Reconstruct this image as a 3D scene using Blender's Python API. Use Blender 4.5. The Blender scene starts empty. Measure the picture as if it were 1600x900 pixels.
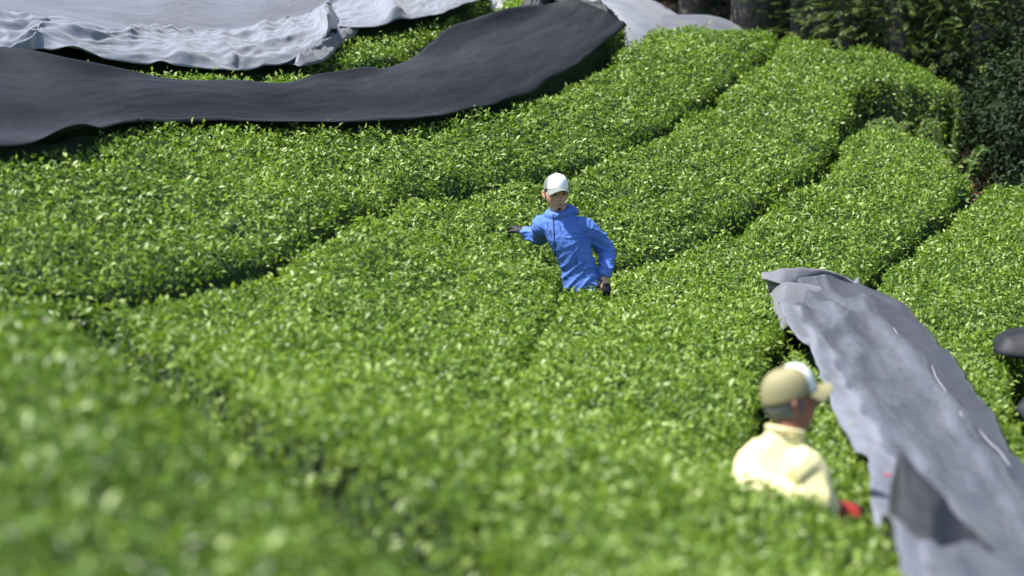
import bpy, bmesh, math, numpy as np
from mathutils import Vector, Matrix, noise
rng = np.random.default_rng(11)
R = math.radians
scene = bpy.context.scene
col = scene.collection

# ------------------------------------------------------------------ camera
FPX = 3111.0
PITCH = R(9)
cam_d = bpy.data.cameras.new('camera'); cam = bpy.data.objects.new('camera', cam_d); col.objects.link(cam)
cam_d.lens = 70.0; cam_d.sensor_width = 36.0
cam.location = (0, 0, 0); cam.rotation_euler = (R(90) - PITCH, 0, 0)
cam_d.clip_start = 0.1; cam_d.clip_end = 2000
cam_d.dof.use_dof = True; cam_d.dof.focus_distance = 14.0; cam_d.dof.aperture_fstop = 1.25; cam_d.dof.aperture_blades = 9
scene.camera = cam

# ------------------------------------------------------------------ world, sun, exposure
to_sun = Vector((-0.52, -0.12, 1.0)).normalized()
elev = math.asin(to_sun.z); azim = math.atan2(to_sun.x, to_sun.y)
w = bpy.data.worlds.new('World'); scene.world = w; w.use_nodes = True
nt = w.node_tree; bg = nt.nodes['Background']
sky = nt.nodes.new('ShaderNodeTexSky'); sky.sky_type = 'NISHITA'; sky.sun_disc = False
sky.sun_elevation = elev; sky.sun_rotation = azim
nt.links.new(sky.outputs[0], bg.inputs[0]); bg.inputs[1].default_value = 0.10
sun_d = bpy.data.lights.new('sun', 'SUN'); sun = bpy.data.objects.new('sun', sun_d); col.objects.link(sun)
sun_d.energy = 4.6; sun_d.angle = R(0.53); sun_d.color = (1.0, 0.955, 0.88)
sun.rotation_euler = to_sun.to_track_quat('Z', 'Y').to_euler()
vs = scene.view_settings
vs.view_transform = 'Standard'; vs.look = 'None'; vs.gamma = 1.0; vs.use_curve_mapping = False; vs.exposure = 1.28
scene.cycles.use_denoising = True
scene.cycles.max_bounces = 8; scene.cycles.diffuse_bounces = 4; scene.cycles.glossy_bounces = 3
scene.cycles.transmission_bounces = 4; scene.cycles.transparent_max_bounces = 6

# ------------------------------------------------------------------ object helpers
def tag(o, label=None, cat=None, group=None, kind=None):
    if label: o['label'] = label
    if cat: o['category'] = cat
    if group: o['group'] = group
    if kind: o['kind'] = kind
    return o
def empty(name, loc, label, cat, group=None, rz=0.0):
    o = bpy.data.objects.new(name, None); col.objects.link(o); o.location = loc; o.rotation_euler = (0, 0, rz)
    o.empty_display_size = 0.1
    return tag(o, label, cat, group)
def link(name, me, mat=None, parent=None, world=True):
    o = bpy.data.objects.new(name, me); col.objects.link(o)
    if mat is not None and len(me.materials) == 0: me.materials.append(mat)
    if parent is not None:
        o.parent = parent
        if world:     # geometry given in world space
            o.matrix_parent_inverse = (Matrix.Translation(parent.location) @ parent.rotation_euler.to_matrix().to_4x4()).inverted()
    return o
def mesh_np(name, V, faces, n, smooth=True, attrs=None, uv=None):
    """faces: (F,n) int array"""
    me = bpy.data.meshes.new(name)
    V = np.ascontiguousarray(V, dtype=np.float32); faces = np.ascontiguousarray(faces, dtype=np.int32)
    me.vertices.add(len(V)); me.vertices.foreach_set('co', V.ravel())
    me.loops.add(faces.size); me.loops.foreach_set('vertex_index', faces.ravel())
    me.polygons.add(len(faces)); me.polygons.foreach_set('loop_start', np.arange(0, faces.size, n, dtype=np.int32))
    try: me.polygons.foreach_set('loop_total', np.full(len(faces), n, dtype=np.int32))
    except Exception: pass
    me.update(calc_edges=True)
    me.polygons.foreach_set('use_smooth', np.full(len(faces), bool(smooth)))
    if attrs:
        for k, a in attrs.items():
            at = me.attributes.new(k, 'FLOAT', 'POINT'); at.data.foreach_set('value', np.ascontiguousarray(a, dtype=np.float32))
    if uv is not None:
        ul = me.uv_layers.new(name='UVMap'); ul.data.foreach_set('uv', np.ascontiguousarray(uv[faces.ravel()], dtype=np.float32).ravel())
    me.validate(); return me

# ------------------------------------------------------------------ materials
def new_mat(name):
    m = bpy.data.materials.new(name); m.use_nodes = True
    nt = m.node_tree; nt.nodes.clear()
    out = nt.nodes.new('ShaderNodeOutputMaterial')
    return m, nt, out
def N(nt, t, **kw):
    n = nt.nodes.new(t)
    for k, v in kw.items():
        if k in n.inputs: n.inputs[k].default_value = v
        else: setattr(n, k, v)
    return n
def ramp(nt, stops):
    r = nt.nodes.new('ShaderNodeValToRGB'); e = r.color_ramp.elements
    while len(e) < len(stops): e.new(0.5)
    for i, (p, c) in enumerate(stops): e[i].position = p; e[i].color = (*c, 1)
    return r
def leaf_mat(name, stops, rough=0.38, trans=0.3, tint=(1.3, 1.35, 0.5), spec=0.5):
    m, nt, out = new_mat(name)
    at = N(nt, 'ShaderNodeAttribute', attribute_name='tint')
    rp = ramp(nt, stops); nt.links.new(at.outputs['Fac'], rp.inputs[0])
    b = N(nt, 'ShaderNodeBsdfPrincipled', Roughness=rough); b.inputs['Specular IOR Level'].default_value = spec
    nt.links.new(rp.outputs[0], b.inputs['Base Color'])
    t = N(nt, 'ShaderNodeBsdfTranslucent')
    mu = N(nt, 'ShaderNodeMix', data_type='RGBA', blend_type='MULTIPLY'); mu.inputs[0].default_value = 1.0
    nt.links.new(rp.outputs[0], mu.inputs[6]); mu.inputs[7].default_value = (*tint, 1)
    nt.links.new(mu.outputs[2], t.inputs[0])
    mx = N(nt, 'ShaderNodeMixShader'); mx.inputs[0].default_value = trans
    nt.links.new(b.outputs[0], mx.inputs[1]); nt.links.new(t.outputs[0], mx.inputs[2]); nt.links.new(mx.outputs[0], out.inputs[0])
    return m
def noise_mat(name, stops, scale=8.0, rough=0.9, bump=0.3, bscale=40.0, detail=6.0, spec=0.3, bdist=0.02):
    m, nt, out = new_mat(name)
    tc = N(nt, 'ShaderNodeTexCoord')
    n1 = N(nt, 'ShaderNodeTexNoise', Scale=scale, Detail=detail); nt.links.new(tc.outputs['Object'], n1.inputs['Vector'])
    rp = ramp(nt, stops); nt.links.new(n1.outputs['Fac'], rp.inputs[0])
    b = N(nt, 'ShaderNodeBsdfPrincipled', Roughness=rough); b.inputs['Specular IOR Level'].default_value = spec
    nt.links.new(rp.outputs[0], b.inputs['Base Color'])
    n2 = N(nt, 'ShaderNodeTexNoise', Scale=bscale, Detail=4.0); nt.links.new(tc.outputs['Object'], n2.inputs['Vector'])
    bp = N(nt, 'ShaderNodeBump', Strength=bump, Distance=bdist); nt.links.new(n2.outputs['Fac'], bp.inputs['Height'])
    nt.links.new(bp.outputs[0], b.inputs['Normal']); nt.links.new(b.outputs[0], out.inputs[0])
    return m
M = {}
M['tea'] = leaf_mat('tea_leaf', [(0.0, (0.036, 0.078, 0.012)), (0.4, (0.098, 0.175, 0.022)), (0.75, (0.180, 0.280, 0.040)), (1.0, (0.31, 0.40, 0.11))], rough=0.42, trans=0.36, spec=0.42)
M['teacore'] = noise_mat('tea_twigs', [(0.3, (0.016, 0.034, 0.008)), (0.7, (0.035, 0.065, 0.016))], scale=30, bump=1.0, bscale=60)
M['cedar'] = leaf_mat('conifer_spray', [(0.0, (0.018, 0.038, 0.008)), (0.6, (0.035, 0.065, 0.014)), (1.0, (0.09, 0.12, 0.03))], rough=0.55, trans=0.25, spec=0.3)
M['cedar_edge'] = leaf_mat('sunlit_conifer_spray', [(0.0, (0.012, 0.028, 0.006)), (0.5, (0.05, 0.09, 0.016)), (1.0, (0.20, 0.245, 0.05))], rough=0.55, trans=0.3, spec=0.3)  # brighter copy of the conifer foliage, with sunlight put into its colour
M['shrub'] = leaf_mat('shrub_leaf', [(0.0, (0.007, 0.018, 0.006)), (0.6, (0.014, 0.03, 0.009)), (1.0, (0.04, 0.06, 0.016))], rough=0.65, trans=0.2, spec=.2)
M['fern'] = leaf_mat('fern_leaf', [(0.0, (0.05, 0.10, 0.03)), (0.7, (0.10, 0.17, 0.05)), (1.0, (0.24, 0.20, 0.09))], rough=0.6, trans=0.35, spec=0.3)
M['bark'] = noise_mat('cedar_bark', [(0.3, (0.055, 0.046, 0.038)), (0.7, (0.16, 0.14, 0.12))], scale=6, bump=1.0, bscale=25, bdist=0.03)
M['soil'] = noise_mat('soil', [(0.25, (0.022, 0.016, 0.011)), (0.5, (0.055, 0.038, 0.024)), (0.75, (0.12, 0.075, 0.045))], scale=5, bump=1.0, bscale=30)

def cloth_mat(name, c0, c1, rough=0.5, weave=0.35, lines=0.0, dark_side=None, sheen=0.2, spec=0.4, sx=160., sy=160., fine=0.5):
    """woven shading net: fine weave bump, streaky dust, optional seam lines (UV in metres)"""
    m, nt, out = new_mat(name)
    uv = N(nt, 'ShaderNodeUVMap'); uv.uv_map = 'UVMap'
    mp = N(nt, 'ShaderNodeMapping'); mp.inputs['Scale'].default_value = (0.9, 5.0, 1); nt.links.new(uv.outputs[0], mp.inputs[0])
    n1 = N(nt, 'ShaderNodeTexNoise', Scale=1.6, Detail=8.0, Roughness=0.62); nt.links.new(mp.outputs[0], n1.inputs['Vector'])
    rp = ramp(nt, [(0.28, c0), (0.72, c1)]); nt.links.new(n1.outputs['Fac'], rp.inputs[0])
    colr = rp.outputs[0]
    wx = N(nt, 'ShaderNodeTexWave', wave_type='BANDS', bands_direction='X', Scale=sx / 6.28, Distortion=0.8, Detail=1.0); nt.links.new(uv.outputs[0], wx.inputs['Vector'])
    wy = N(nt, 'ShaderNodeTexWave', wave_type='BANDS', bands_direction='Y', Scale=sy / 6.28, Distortion=0.8, Detail=1.0); nt.links.new(uv.outputs[0], wy.inputs['Vector'])
    ml = N(nt, 'ShaderNodeMath', operation='MULTIPLY'); nt.links.new(wx.outputs['Fac'], ml.inputs[0]); nt.links.new(wy.outputs['Fac'], ml.inputs[1])
    # tint of the weave itself (open mesh shows darker)
    mm = N(nt, 'ShaderNodeMapRange'); mm.inputs[3].default_value = 1.0 - weave; mm.inputs[4].default_value = 1.0 + weave * 0.6; nt.links.new(ml.outputs[0], mm.inputs[0])
    mu = N(nt, 'ShaderNodeMix', data_type='RGBA', blend_type='MULTIPLY'); mu.inputs[0].default_value = 1.0
    nt.links.new(colr, mu.inputs[6]); nt.links.new(mm.outputs[0], mu.inputs[7]); colr = mu.outputs[2]
    if lines:
        at = N(nt, 'ShaderNodeAttribute', attribute_name='seam')
        m2 = N(nt, 'ShaderNodeMix', data_type='RGBA', blend_type='MIX'); nt.links.new(at.outputs['Fac'], m2.inputs[0]); nt.links.new(colr, m2.inputs[6]); m2.inputs[7].default_value = (0.012, 0.013, 0.018, 1); colr = m2.outputs[2]
    if dark_side:
        ah = N(nt, 'ShaderNodeAttribute', attribute_name='hem')
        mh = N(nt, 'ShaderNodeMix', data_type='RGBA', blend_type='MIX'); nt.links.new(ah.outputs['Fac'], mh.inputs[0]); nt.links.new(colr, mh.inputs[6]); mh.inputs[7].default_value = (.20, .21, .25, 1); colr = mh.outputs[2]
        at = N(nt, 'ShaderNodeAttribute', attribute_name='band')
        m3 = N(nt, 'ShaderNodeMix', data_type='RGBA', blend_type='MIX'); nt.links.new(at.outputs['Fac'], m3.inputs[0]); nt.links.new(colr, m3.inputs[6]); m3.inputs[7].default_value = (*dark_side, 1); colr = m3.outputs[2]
    b = N(nt, 'ShaderNodeBsdfPrincipled', Roughness=rough); b.inputs['Specular IOR Level'].default_value = spec
    b.inputs['Sheen Weight'].default_value = sheen
    nt.links.new(colr, b.inputs['Base Color'])
    bp = N(nt, 'ShaderNodeBump', Strength=max(fine, .01), Distance=0.002); nt.links.new(ml.outputs[0], bp.inputs['Height'])
    mp2 = N(nt, 'ShaderNodeMapping'); mp2.inputs['Scale'].default_value = (3.0, 4.5, 1); nt.links.new(uv.outputs[0], mp2.inputs[0])
    n3 = N(nt, 'ShaderNodeTexNoise', Scale=2.0, Detail=5.0); nt.links.new(mp2.outputs[0], n3.inputs['Vector'])
    bp2 = N(nt, 'ShaderNodeBump', Strength=0.45, Distance=0.012); nt.links.new(n3.outputs['Fac'], bp2.inputs['Height']); nt.links.new(bp.outputs[0], bp2.inputs['Normal'])
    nt.links.new(bp2.outputs[0], b.inputs['Normal']); nt.links.new(b.outputs[0], out.inputs[0])
    return m
M['net_black'] = cloth_mat('black_net', (0.0075, 0.0085, 0.012), (0.018, 0.020, 0.026), rough=0.62, weave=0.10, sheen=.0, spec=.3, fine=0.15)
M['net_silver'] = cloth_mat('silver_net', (0.115, 0.125, 0.152), (0.225, 0.238, 0.275), rough=0.36, spec=.5, weave=0.06, fine=0.0)
M['net_grey'] = cloth_mat('grey_net', (0.065, 0.07, 0.088), (0.115, 0.12, 0.145), rough=0.5, weave=0.1, fine=0.1)
M['net_front2'] = cloth_mat('front_net_back', (0.12, 0.125, 0.15), (0.21, 0.215, 0.25), rough=0.45, weave=0.4, sx=300, sy=300)
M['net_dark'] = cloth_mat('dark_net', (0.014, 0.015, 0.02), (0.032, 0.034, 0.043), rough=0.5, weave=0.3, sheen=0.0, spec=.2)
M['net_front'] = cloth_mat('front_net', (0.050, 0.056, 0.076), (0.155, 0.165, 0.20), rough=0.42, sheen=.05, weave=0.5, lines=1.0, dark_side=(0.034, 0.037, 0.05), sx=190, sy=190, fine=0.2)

# ------------------------------------------------------------------ terrain: height of the clipped hedge tops
fwv = np.array([0, math.cos(PITCH), -math.sin(PITCH)]); upv = np.array([0, math.sin(PITCH), math.cos(PITCH)]); rtv = np.array([1., 0, 0])
def W(px, py, d): return rtv * ((px - 800) / FPX * d) + upv * ((450 - py) / FPX * d) + fwv * d
CTRL = [(0,900,3.5),(400,900,3.9),(800,900,4.7),(1200,900,5.6),(1440,892,6.3),(0,700,4.6),(400,700,5.6),(0,500,6.8),
(400,600,7.4),(200,485,9.4),(0,455,9.7),(0,330,10.4),(0,215,11.3),(430,400,11.2),(480,300,12),(800,700,7.4),(800,600,9.2),(885,450,13.2),(1100,600,9.8),
(1100,735,7.3),(1330,800,7.8),(1290,650,9.4),(1215,530,11.5),(1350,440,13.3),(1500,310,15.8),(1560,295,16.2),(1600,720,9.3),(1500,560,11.6),(1600,500,12.6),
(885,262,14.9),(1200,100,18.5),(1100,60,18.6),(1340,190,17.3),(1000,230,15.4),(980,50,18.0),(620,300,13.2),(650,185,14.3),(650,120,15.4),(0,90,12.7),(0,10,14.2),(400,115,14.8),(400,30,16.3),(700,40,17.2),(800,10,18.0),(200,190,12.6),(1050,390,13.9),(1200,310,14.9),(1330,90,18.8),(1600,900,7.4),(1200,480,12.4)]
KP = np.array([W(*c) for c in CTRL])
KP = np.vstack([KP, np.array([(-8,14,-.3),(-8,8,-1.0),(-6,2,-1.2),(6,2,-2.2),(7,8,-1.9),(9,15,-1.6),(0,24,0.0),(-8,24,1.0),(5,22,-1.0),(10,22,-1.6)], float)])
def phi(r2): return 0.5 * r2 * np.log(r2 + 1e-9)
_n = len(KP); _D = ((KP[:, None, :2] - KP[None, :, :2]) ** 2).sum(-1)
_A = np.zeros((_n + 3, _n + 3)); _A[:_n, :_n] = phi(_D) + np.eye(_n)
_A[:_n, _n:] = np.c_[np.ones(_n), KP[:, :2]]; _A[_n:, :_n] = _A[:_n, _n:].T
_S = np.linalg.solve(_A, np.r_[KP[:, 2], 0, 0, 0])
def T(x, y):
    x = np.asarray(x, float); y = np.asarray(y, float); s = np.broadcast(x, y).shape
    x = np.broadcast_to(x, s).ravel(); y = np.broadcast_to(y, s).ravel()
    xc = np.clip(x, -10, 12); yc = np.clip(y, 0, 25)
    o = _S[_n] + _S[_n + 1] * xc + _S[_n + 2] * yc
    for i in range(_n): o = o + _S[i] * phi((xc - KP[i, 0]) ** 2 + (yc - KP[i, 1]) ** 2)
    return o.reshape(s)
def ray(px, py, surf=T, dz=0.0, d0=2.5, d1=26.0):
    ds = np.linspace(d0, d1, 1200); w3 = W(px, py, 1.0)[None] * ds[:, None]
    k = np.where(w3[:, 2] < surf(w3[:, 0], w3[:, 1]) + dz)[0]
    return w3[k[0]] if len(k) else w3[-1]
def P(p):          # (px, py) or (px, py, depth) -> world xyz
    return W(*p) if len(p) == 3 else ray(*p)
HH = 0.85          # hedge height

# ------------------------------------------------------------------ ground
def ground_z(x, y):
    z = T(x, y) - HH
    far = np.clip((y - 25) / 25, 0, None); z = z + 3.4 * far ** 1.1 * np.clip(1.6 - far * 0.05, 0.3, 1.6)
    back = np.clip((-y) / 30, 0, 1); z = z - 0.5 * back
    z = z + 0.05 * np.sin(x * 1.7 + y * 0.9) * np.cos(y * 1.3 - x * 0.6)
    return z
gx = np.concatenate([-np.geomspace(400, 12.5, 26), np.linspace(-12, 14, 150), np.geomspace(14.6, 400, 26)])
gy = np.concatenate([-np.geomspace(200, 1.2, 16), np.linspace(-1, 30, 170), np.geomspace(30.5, 500, 34)])
GX, GY = np.meshgrid(gx, gy); GZ = ground_z(GX, GY); GZ = np.minimum(GZ, 60 + 0 * GZ)
def grid_faces(nr, nc):
    i = np.arange(nr * nc).reshape(nr, nc)
    return np.stack([i[:-1, :-1], i[:-1, 1:], i[1:, 1:], i[1:, :-1]], -1).reshape(-1, 4)
g = link('ground', mesh_np('ground', np.stack([GX, GY, GZ], -1).reshape(-1, 3), grid_faces(*GX.shape), 4), M['soil'])
tag(g, kind='structure')

# ------------------------------------------------------------------ tea field: furrows between hedges, w = half width, k = depth
def furrow(pts, w=0.09, k=1.0):
    out = []
    for p in pts:
        ww, kk = w, k
        if isinstance(p[-1], dict): ww = p[-1].get('w', w); kk = p[-1].get('k', k); p = p[:-1]
        q = P(p); out.append((q[0], q[1], ww, kk))
    return np.array(out)
CURVES = [
 furrow([(-900,10,16.6),(-320,8,15.4),(-150,10,14.9),(0,12,14.5),(180,45),(300,48),(400,40),(480,17),(560,-15),(680,-60),(800,-140)]),
 furrow([(-900,110),(-260,82),(0,80),(200,97),(430,108),(560,98),(650,82),(710,60),(735,35),(755,10),(780,-25),(800,-60),(820,-120)]),
 furrow([(-1100,240),(-260,215),(0,192),(200,178),(450,172),(650,168),(750,155),(850,134),(940,84),(1000,36),(1010,10)], w=0.07),
 furrow([(-1300,440),(-300,440),(0,450,{'w':.10,'k':1}),(110,464,{'w':.13,'k':1}),(180,458,{'w':.13,'k':1}),(250,441,{'w':.11,'k':1}),(400,407,{'w':.055,'k':1}),(480,372,{'w':.025,'k':.9}),(560,325),(640,298),(760,281),(880,260),(960,233),(1040,192),(1110,148),(1170,103),(1210,70),(1250,40)], w=0.02, k=.8),
 furrow([(-1300,480),(-300,470),(0,476,{'w':.08}),(100,492),(210,540),(330,612),(470,690),(580,768),(680,860,{'w':.16,'k':.9}),(800,990,{'w':.03,'k':.3}),(1000,1500,{'w':.03,'k':.3})], w=0.22),
 furrow([(735,1500,{'w':.0,'k':.1}),(740,990,{'w':.0,'k':.1}),(755,880,{'w':.0,'k':.12}),(780,760,{'w':.0,'k':.15}),(790,680,{'w':.0,'k':.2}),(800,600,{'w':.0,'k':.12}),(835,530,{'w':.0,'k':.2}),(868,482,{'w':.0,'k':.25}),(888,447,{'w':.06}),(930,420,{'w':.05}),(1000,396,{'w':.02}),(1060,383),(1130,352),(1200,310),(1280,260),(1320,200),(1346,150),(1362,140)], w=0.035),
 furrow([(2100,1600),(1600,985),(1440,893),(1330,826),(1255,778,{'w':.10}),(1205,715,{'w':.10}),(1193,640),(1200,590),(1215,540),(1262,500),(1350,440),(1410,385),(1470,340),(1515,295),(1540,268),(1560,255)], w=0.04),
 furrow([(2400,1500),(1800,900),(1690,760),(1625,660),(1600,590),(1625,500),(1700,420),(1800,330),(1900,250)], w=0.08),
 # ends of the rows
 furrow([(640,-200,25),(700,-130,20.5),(800,-60,19.5),(900,-8),(960,20),(1000,36),(1060,36),(1130,42),(1190,46),(1240,52),(1300,70,{'w':.03}),(1345,95,{'w':.0,'k':.2}),(1353,120,{'w':.0,'k':.3})], w=0.05),
 furrow([(1353,120,{'w':.0,'k':.3}),(1354,150),(1360,185),(1420,196),(1480,215),(1510,250),(1540,272),(1600,280),(1700,285),(1900,250),(2300,230),(2800,230)], w=0.12),
 # small far hedge past the end of the rows
 furrow([(1345,95,{'w':.0,'k':.2}),(1353,120,{'w':.0,'k':.3}),(1390,125),(1440,132),(1484,146),(1496,130),(1440,102),(1400,86),(1350,72),(1318,76,{'w':.0,'k':.5}),(1345,95,{'w':.0,'k':.2})], w=0.02),
]
for k_, ends in {0: 'se', 1: 's', 2: 's', 3: 's', 4: 'se', 5: 's', 6: 's', 7: 's', 9: 'e'}.items():
    c = CURVES[k_]        # run these on past the edge of the sampled field
    if 's' in ends: d_ = c[0, :2] - c[1, :2]; c = np.vstack([np.r_[c[0, :2] + d_ / np.linalg.norm(d_) * 8, c[0, 2:]], c])
    if 'e' in ends: d_ = c[-1, :2] - c[-2, :2]; c = np.vstack([c, np.r_[c[-1, :2] + d_ / np.linalg.norm(d_) * 8, c[-1, 2:]]])
    CURVES[k_] = c
_c7 = CURVES[7].copy(); _c7[:, 0] += 1.75; CURVES.append(_c7); _c7 = _c7.copy(); _c7[:, 0] += 1.75; CURVES.append(_c7)
x0, x1, y0, y1, ST = -6.6, 9.0, 2.3, 22.0, 0.035
fx = np.arange(x0, x1, ST); fy = np.arange(y0, y1, ST); FX, FY = np.meshgrid(fx, fy)
wob = 0.6 * (0.035 * np.sin(FX * 5.1 + FY * 2.3) + 0.03 * np.sin(FY * 7.7 - FX * 3.1) + 0.02 * np.sin(FX * 13 + 1.7 * FY) * np.sin(FY * 11))
TZ = T(FX, FY)
def lump(x, y, s, seed=0.0):       # cheap smooth noise
    r = np.random.default_rng(int(seed * 10) + 5); o = 0
    for i in range(7):
        a = r.uniform(0, 6.28); f = s * r.uniform(0.7, 1.5); o = o + np.sin((x * np.cos(a) + y * np.sin(a)) * f + r.uniform(0, 6.28))
    return o / 4.0
EDGE = np.full(FX.shape, 99.0); H = TZ.copy()
drop_best = np.zeros(FX.shape)
def seg_dist(c):
    best = np.full(FX.shape, 99.0); bw = np.zeros(FX.shape); bk = np.ones(FX.shape)
    for a, b in zip(c[:-1], c[1:]):
        vx, vy = b[0] - a[0], b[1] - a[1]; L = vx * vx + vy * vy + 1e-9
        t = np.clip(((FX - a[0]) * vx + (FY - a[1]) * vy) / L, 0, 1)
        d = np.hypot(FX - a[0] - t * vx, FY - a[1] - t * vy); m = d < best
        best = np.where(m, d, best); bw = np.where(m, a[2] + t * (b[2] - a[2]), bw); bk = np.where(m, a[3] + t * (b[3] - a[3]), bk)
    return best, bw, bk
raw = np.full(FX.shape, 99.0)
for c in CURVES:
    d, ww, kk = seg_dist(c)
    e = d - ww + wob * 0.8
    side = np.clip(e / 0.075, 0, 1); side = 1 - (1 - side) ** 3.2
    arch = 0.05 * (1 - np.clip(e / 0.40, 0, 1)) ** 2
    drop = kk * ((HH - 0.08) * (1 - side)) + arch * (0.15 + 0.85 * kk)
    drop_best = np.maximum(drop_best, drop); EDGE = np.minimum(EDGE, e); raw = np.minimum(raw, d)
H = TZ - drop_best + 0.028 * lump(FX, FY, 3.0, 1) * np.clip(EDGE * 3, 0, 1) + 0.020 * lump(FX, FY, 11.0, 2) + 0.014 * lump(FX, FY, 24.0, 3)
# raised shoulder of the hedge beside the man in blue
qx, qy = P((876, 466))[:2]; H += 0.10 * np.exp(-(((FX - qx) ** 2 + (FY - qy) ** 2) / 0.16 ** 2))
qx, qy = P((846, 446))[:2]; H += 0.13 * np.exp(-(((FX - qx) ** 2 + (FY - qy) ** 2) / 0.25 ** 2)) * (drop_best < 0.5)

for bpx, bpy_, am in ((1130, 785, .03), (1200, 805, .04), (1270, 832, .05), (1340, 862, .05), (1410, 892, .05)):
    qx, qy = P((bpx, bpy_))[:2]; H += am * np.exp(-(((FX - qx) ** 2 + (FY - qy) ** 2) / 0.24 ** 2)) * (drop_best < 0.4)
SEEDS = {'m1': (200, -20), 'r0': (600, 75), 'r1': (500, 150), 'r2': (600, 235), 'r3': (620, 450), 'r4': (1000, 520), 'r5': (1450, 420), 'r6': (1690, 560), 'fg': (200, 720), 'r7': (1425, 113), 'r8': (2050, 560)}
LAB = np.zeros(FX.shape, np.int8)
free = raw > 0.03
from collections import deque
labs = {}
for li, (nm, sp) in enumerate(SEEDS.items(), 1):
    q = P(sp); j = int((q[0] - x0) / ST); i = int((q[1] - y0) / ST)
    labs[nm] = li
    if LAB[i, j]: print('SEED MERGED', nm, LAB[i, j])
    # flood by repeated dilation along rows/columns
    m = np.zeros(FX.shape, bool); m[i, j] = True; dq = deque([(i, j)]); fr = free & (LAB == 0)
    fl = fr.tolist(); seen = m.tolist(); ni, nj = FX.shape
    while dq:
        a, b = dq.popleft()
        for c_, d_ in ((a + 1, b), (a - 1, b), (a, b + 1), (a, b - 1)):
            if 0 <= c_ < ni and 0 <= d_ < nj and fl[c_][d_] and not seen[c_][d_]:
                seen[c_][d_] = True; dq.append((c_, d_))
    LAB[np.array(seen)] = li; pass
for _ in range(2):
    for sl, sr in (((slice(1, None), slice(None)), (slice(None, -1), slice(None))), ((slice(None, -1), slice(None)), (slice(1, None), slice(None))), ((slice(None), slice(1, None)), (slice(None), slice(None, -1))), ((slice(None), slice(None, -1)), (slice(None), slice(1, None)))):
        a_ = LAB[sl]; b_ = LAB[sr]; a_[(a_ == 0) & (b_ > 0)] = b_[(a_ == 0) & (b_ > 0)]
OUT = (LAB == 0) & (raw > 0.03); H = np.where(OUT, TZ - HH, H)
def samp(A, x, y):
    u = np.clip((np.asarray(x) - x0) / ST, 0, FX.shape[1] - 1.001); v = np.clip((np.asarray(y) - y0) / ST, 0, FX.shape[0] - 1.001)
    j = u.astype(int); i = v.astype(int); a = u - j; b = v - i
    return (A[i, j] * (1 - a) + A[i, j + 1] * a) * (1 - b) + (A[i + 1, j] * (1 - a) + A[i + 1, j + 1] * a) * b
def blur(A, r):
    for ax in (0, 1):
        pad = [(0, 0), (0, 0)]; pad[ax] = (r + 1, r); c = np.cumsum(np.pad(A, pad, mode='edge'), axis=ax)
        n = A.shape[ax]
        A = (np.take(c, np.arange(2 * r + 1, 2 * r + 1 + n), axis=ax) - np.take(c, np.arange(0, n), axis=ax)) / (2 * r + 1)
    return A
# ------------------------------------------------------------------ leaves
def leaves_mesh(name, pos, nrm, length, width, el, tint, fold=0.18, droop=0.12, pick=None, axis=None):
    n = len(pos); r = rng
    nrm = nrm / (np.linalg.norm(nrm, axis=1, keepdims=True) + 1e-9)
    rv = r.normal(size=(n, 3)); tan = rv - (rv * nrm).sum(1, keepdims=True) * nrm; tan /= np.linalg.norm(tan, axis=1, keepdims=True)
    a = tan * np.cos(el)[:, None] + nrm * np.sin(el)[:, None]
    if axis is not None: a = axis
    up = nrm - (nrm * a).sum(1, keepdims=True) * a; up /= (np.linalg.norm(up, axis=1, keepdims=True) + 1e-9)
    b = np.cross(up, a); roll = r.normal(0, 0.6, n)[:, None]
    up2 = up * np.cos(roll) + b * np.sin(roll); b2 = np.cross(up2, a)
    L = length[:, None]; Wd = width[:, None] * 0.5
    v0 = pos
    v1 = pos + a * L * 0.5 + b2 * Wd + up2 * Wd * fold * 2
    v2 = pos + a * L * 0.5 - b2 * Wd + up2 * Wd * fold * 2
    v3 = pos + a * L - up2 * L * droop
    v4 = pos + a * L * 0.52
    V = np.stack([v0, v1, v2, v3, v4], 1).reshape(-1, 3)
    base = (np.arange(n) * 5)[:, None, None]
    F = (base + np.array([[0, 4, 1], [0, 2, 4], [4, 3, 1], [4, 2, 3]])[None]).reshape(-1, 3)
    return mesh_np(name, V, F, 3, smooth=True, attrs={'tint': np.repeat(tint, 5)})
gyy, gxx = np.gradient(H, ST)
NRM = np.stack([-gxx, -gyy, np.ones_like(H)], -1); AREA = np.sqrt(1 + gxx ** 2 + gyy ** 2); NRM /= AREA[..., None]
# view cone (a little wider than the frame, so that a step aside still finds leaves)
def in_cone(x, y, z, mx=1.06, my=1.10, add=0.35):
    p = np.stack([x, y, z], -1); d = p @ fwv; u = np.abs(p @ rtv); v = p @ upv
    return (u < d * 800 / FPX * mx + add) & (v > -d * 450 / FPX * my - add) & (v < d * 450 / FPX * my + add)
INC = in_cone(FX, FY, H); WIDE = in_cone(FX, FY, H, 1.3, 1.4, 1.5)

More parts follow.
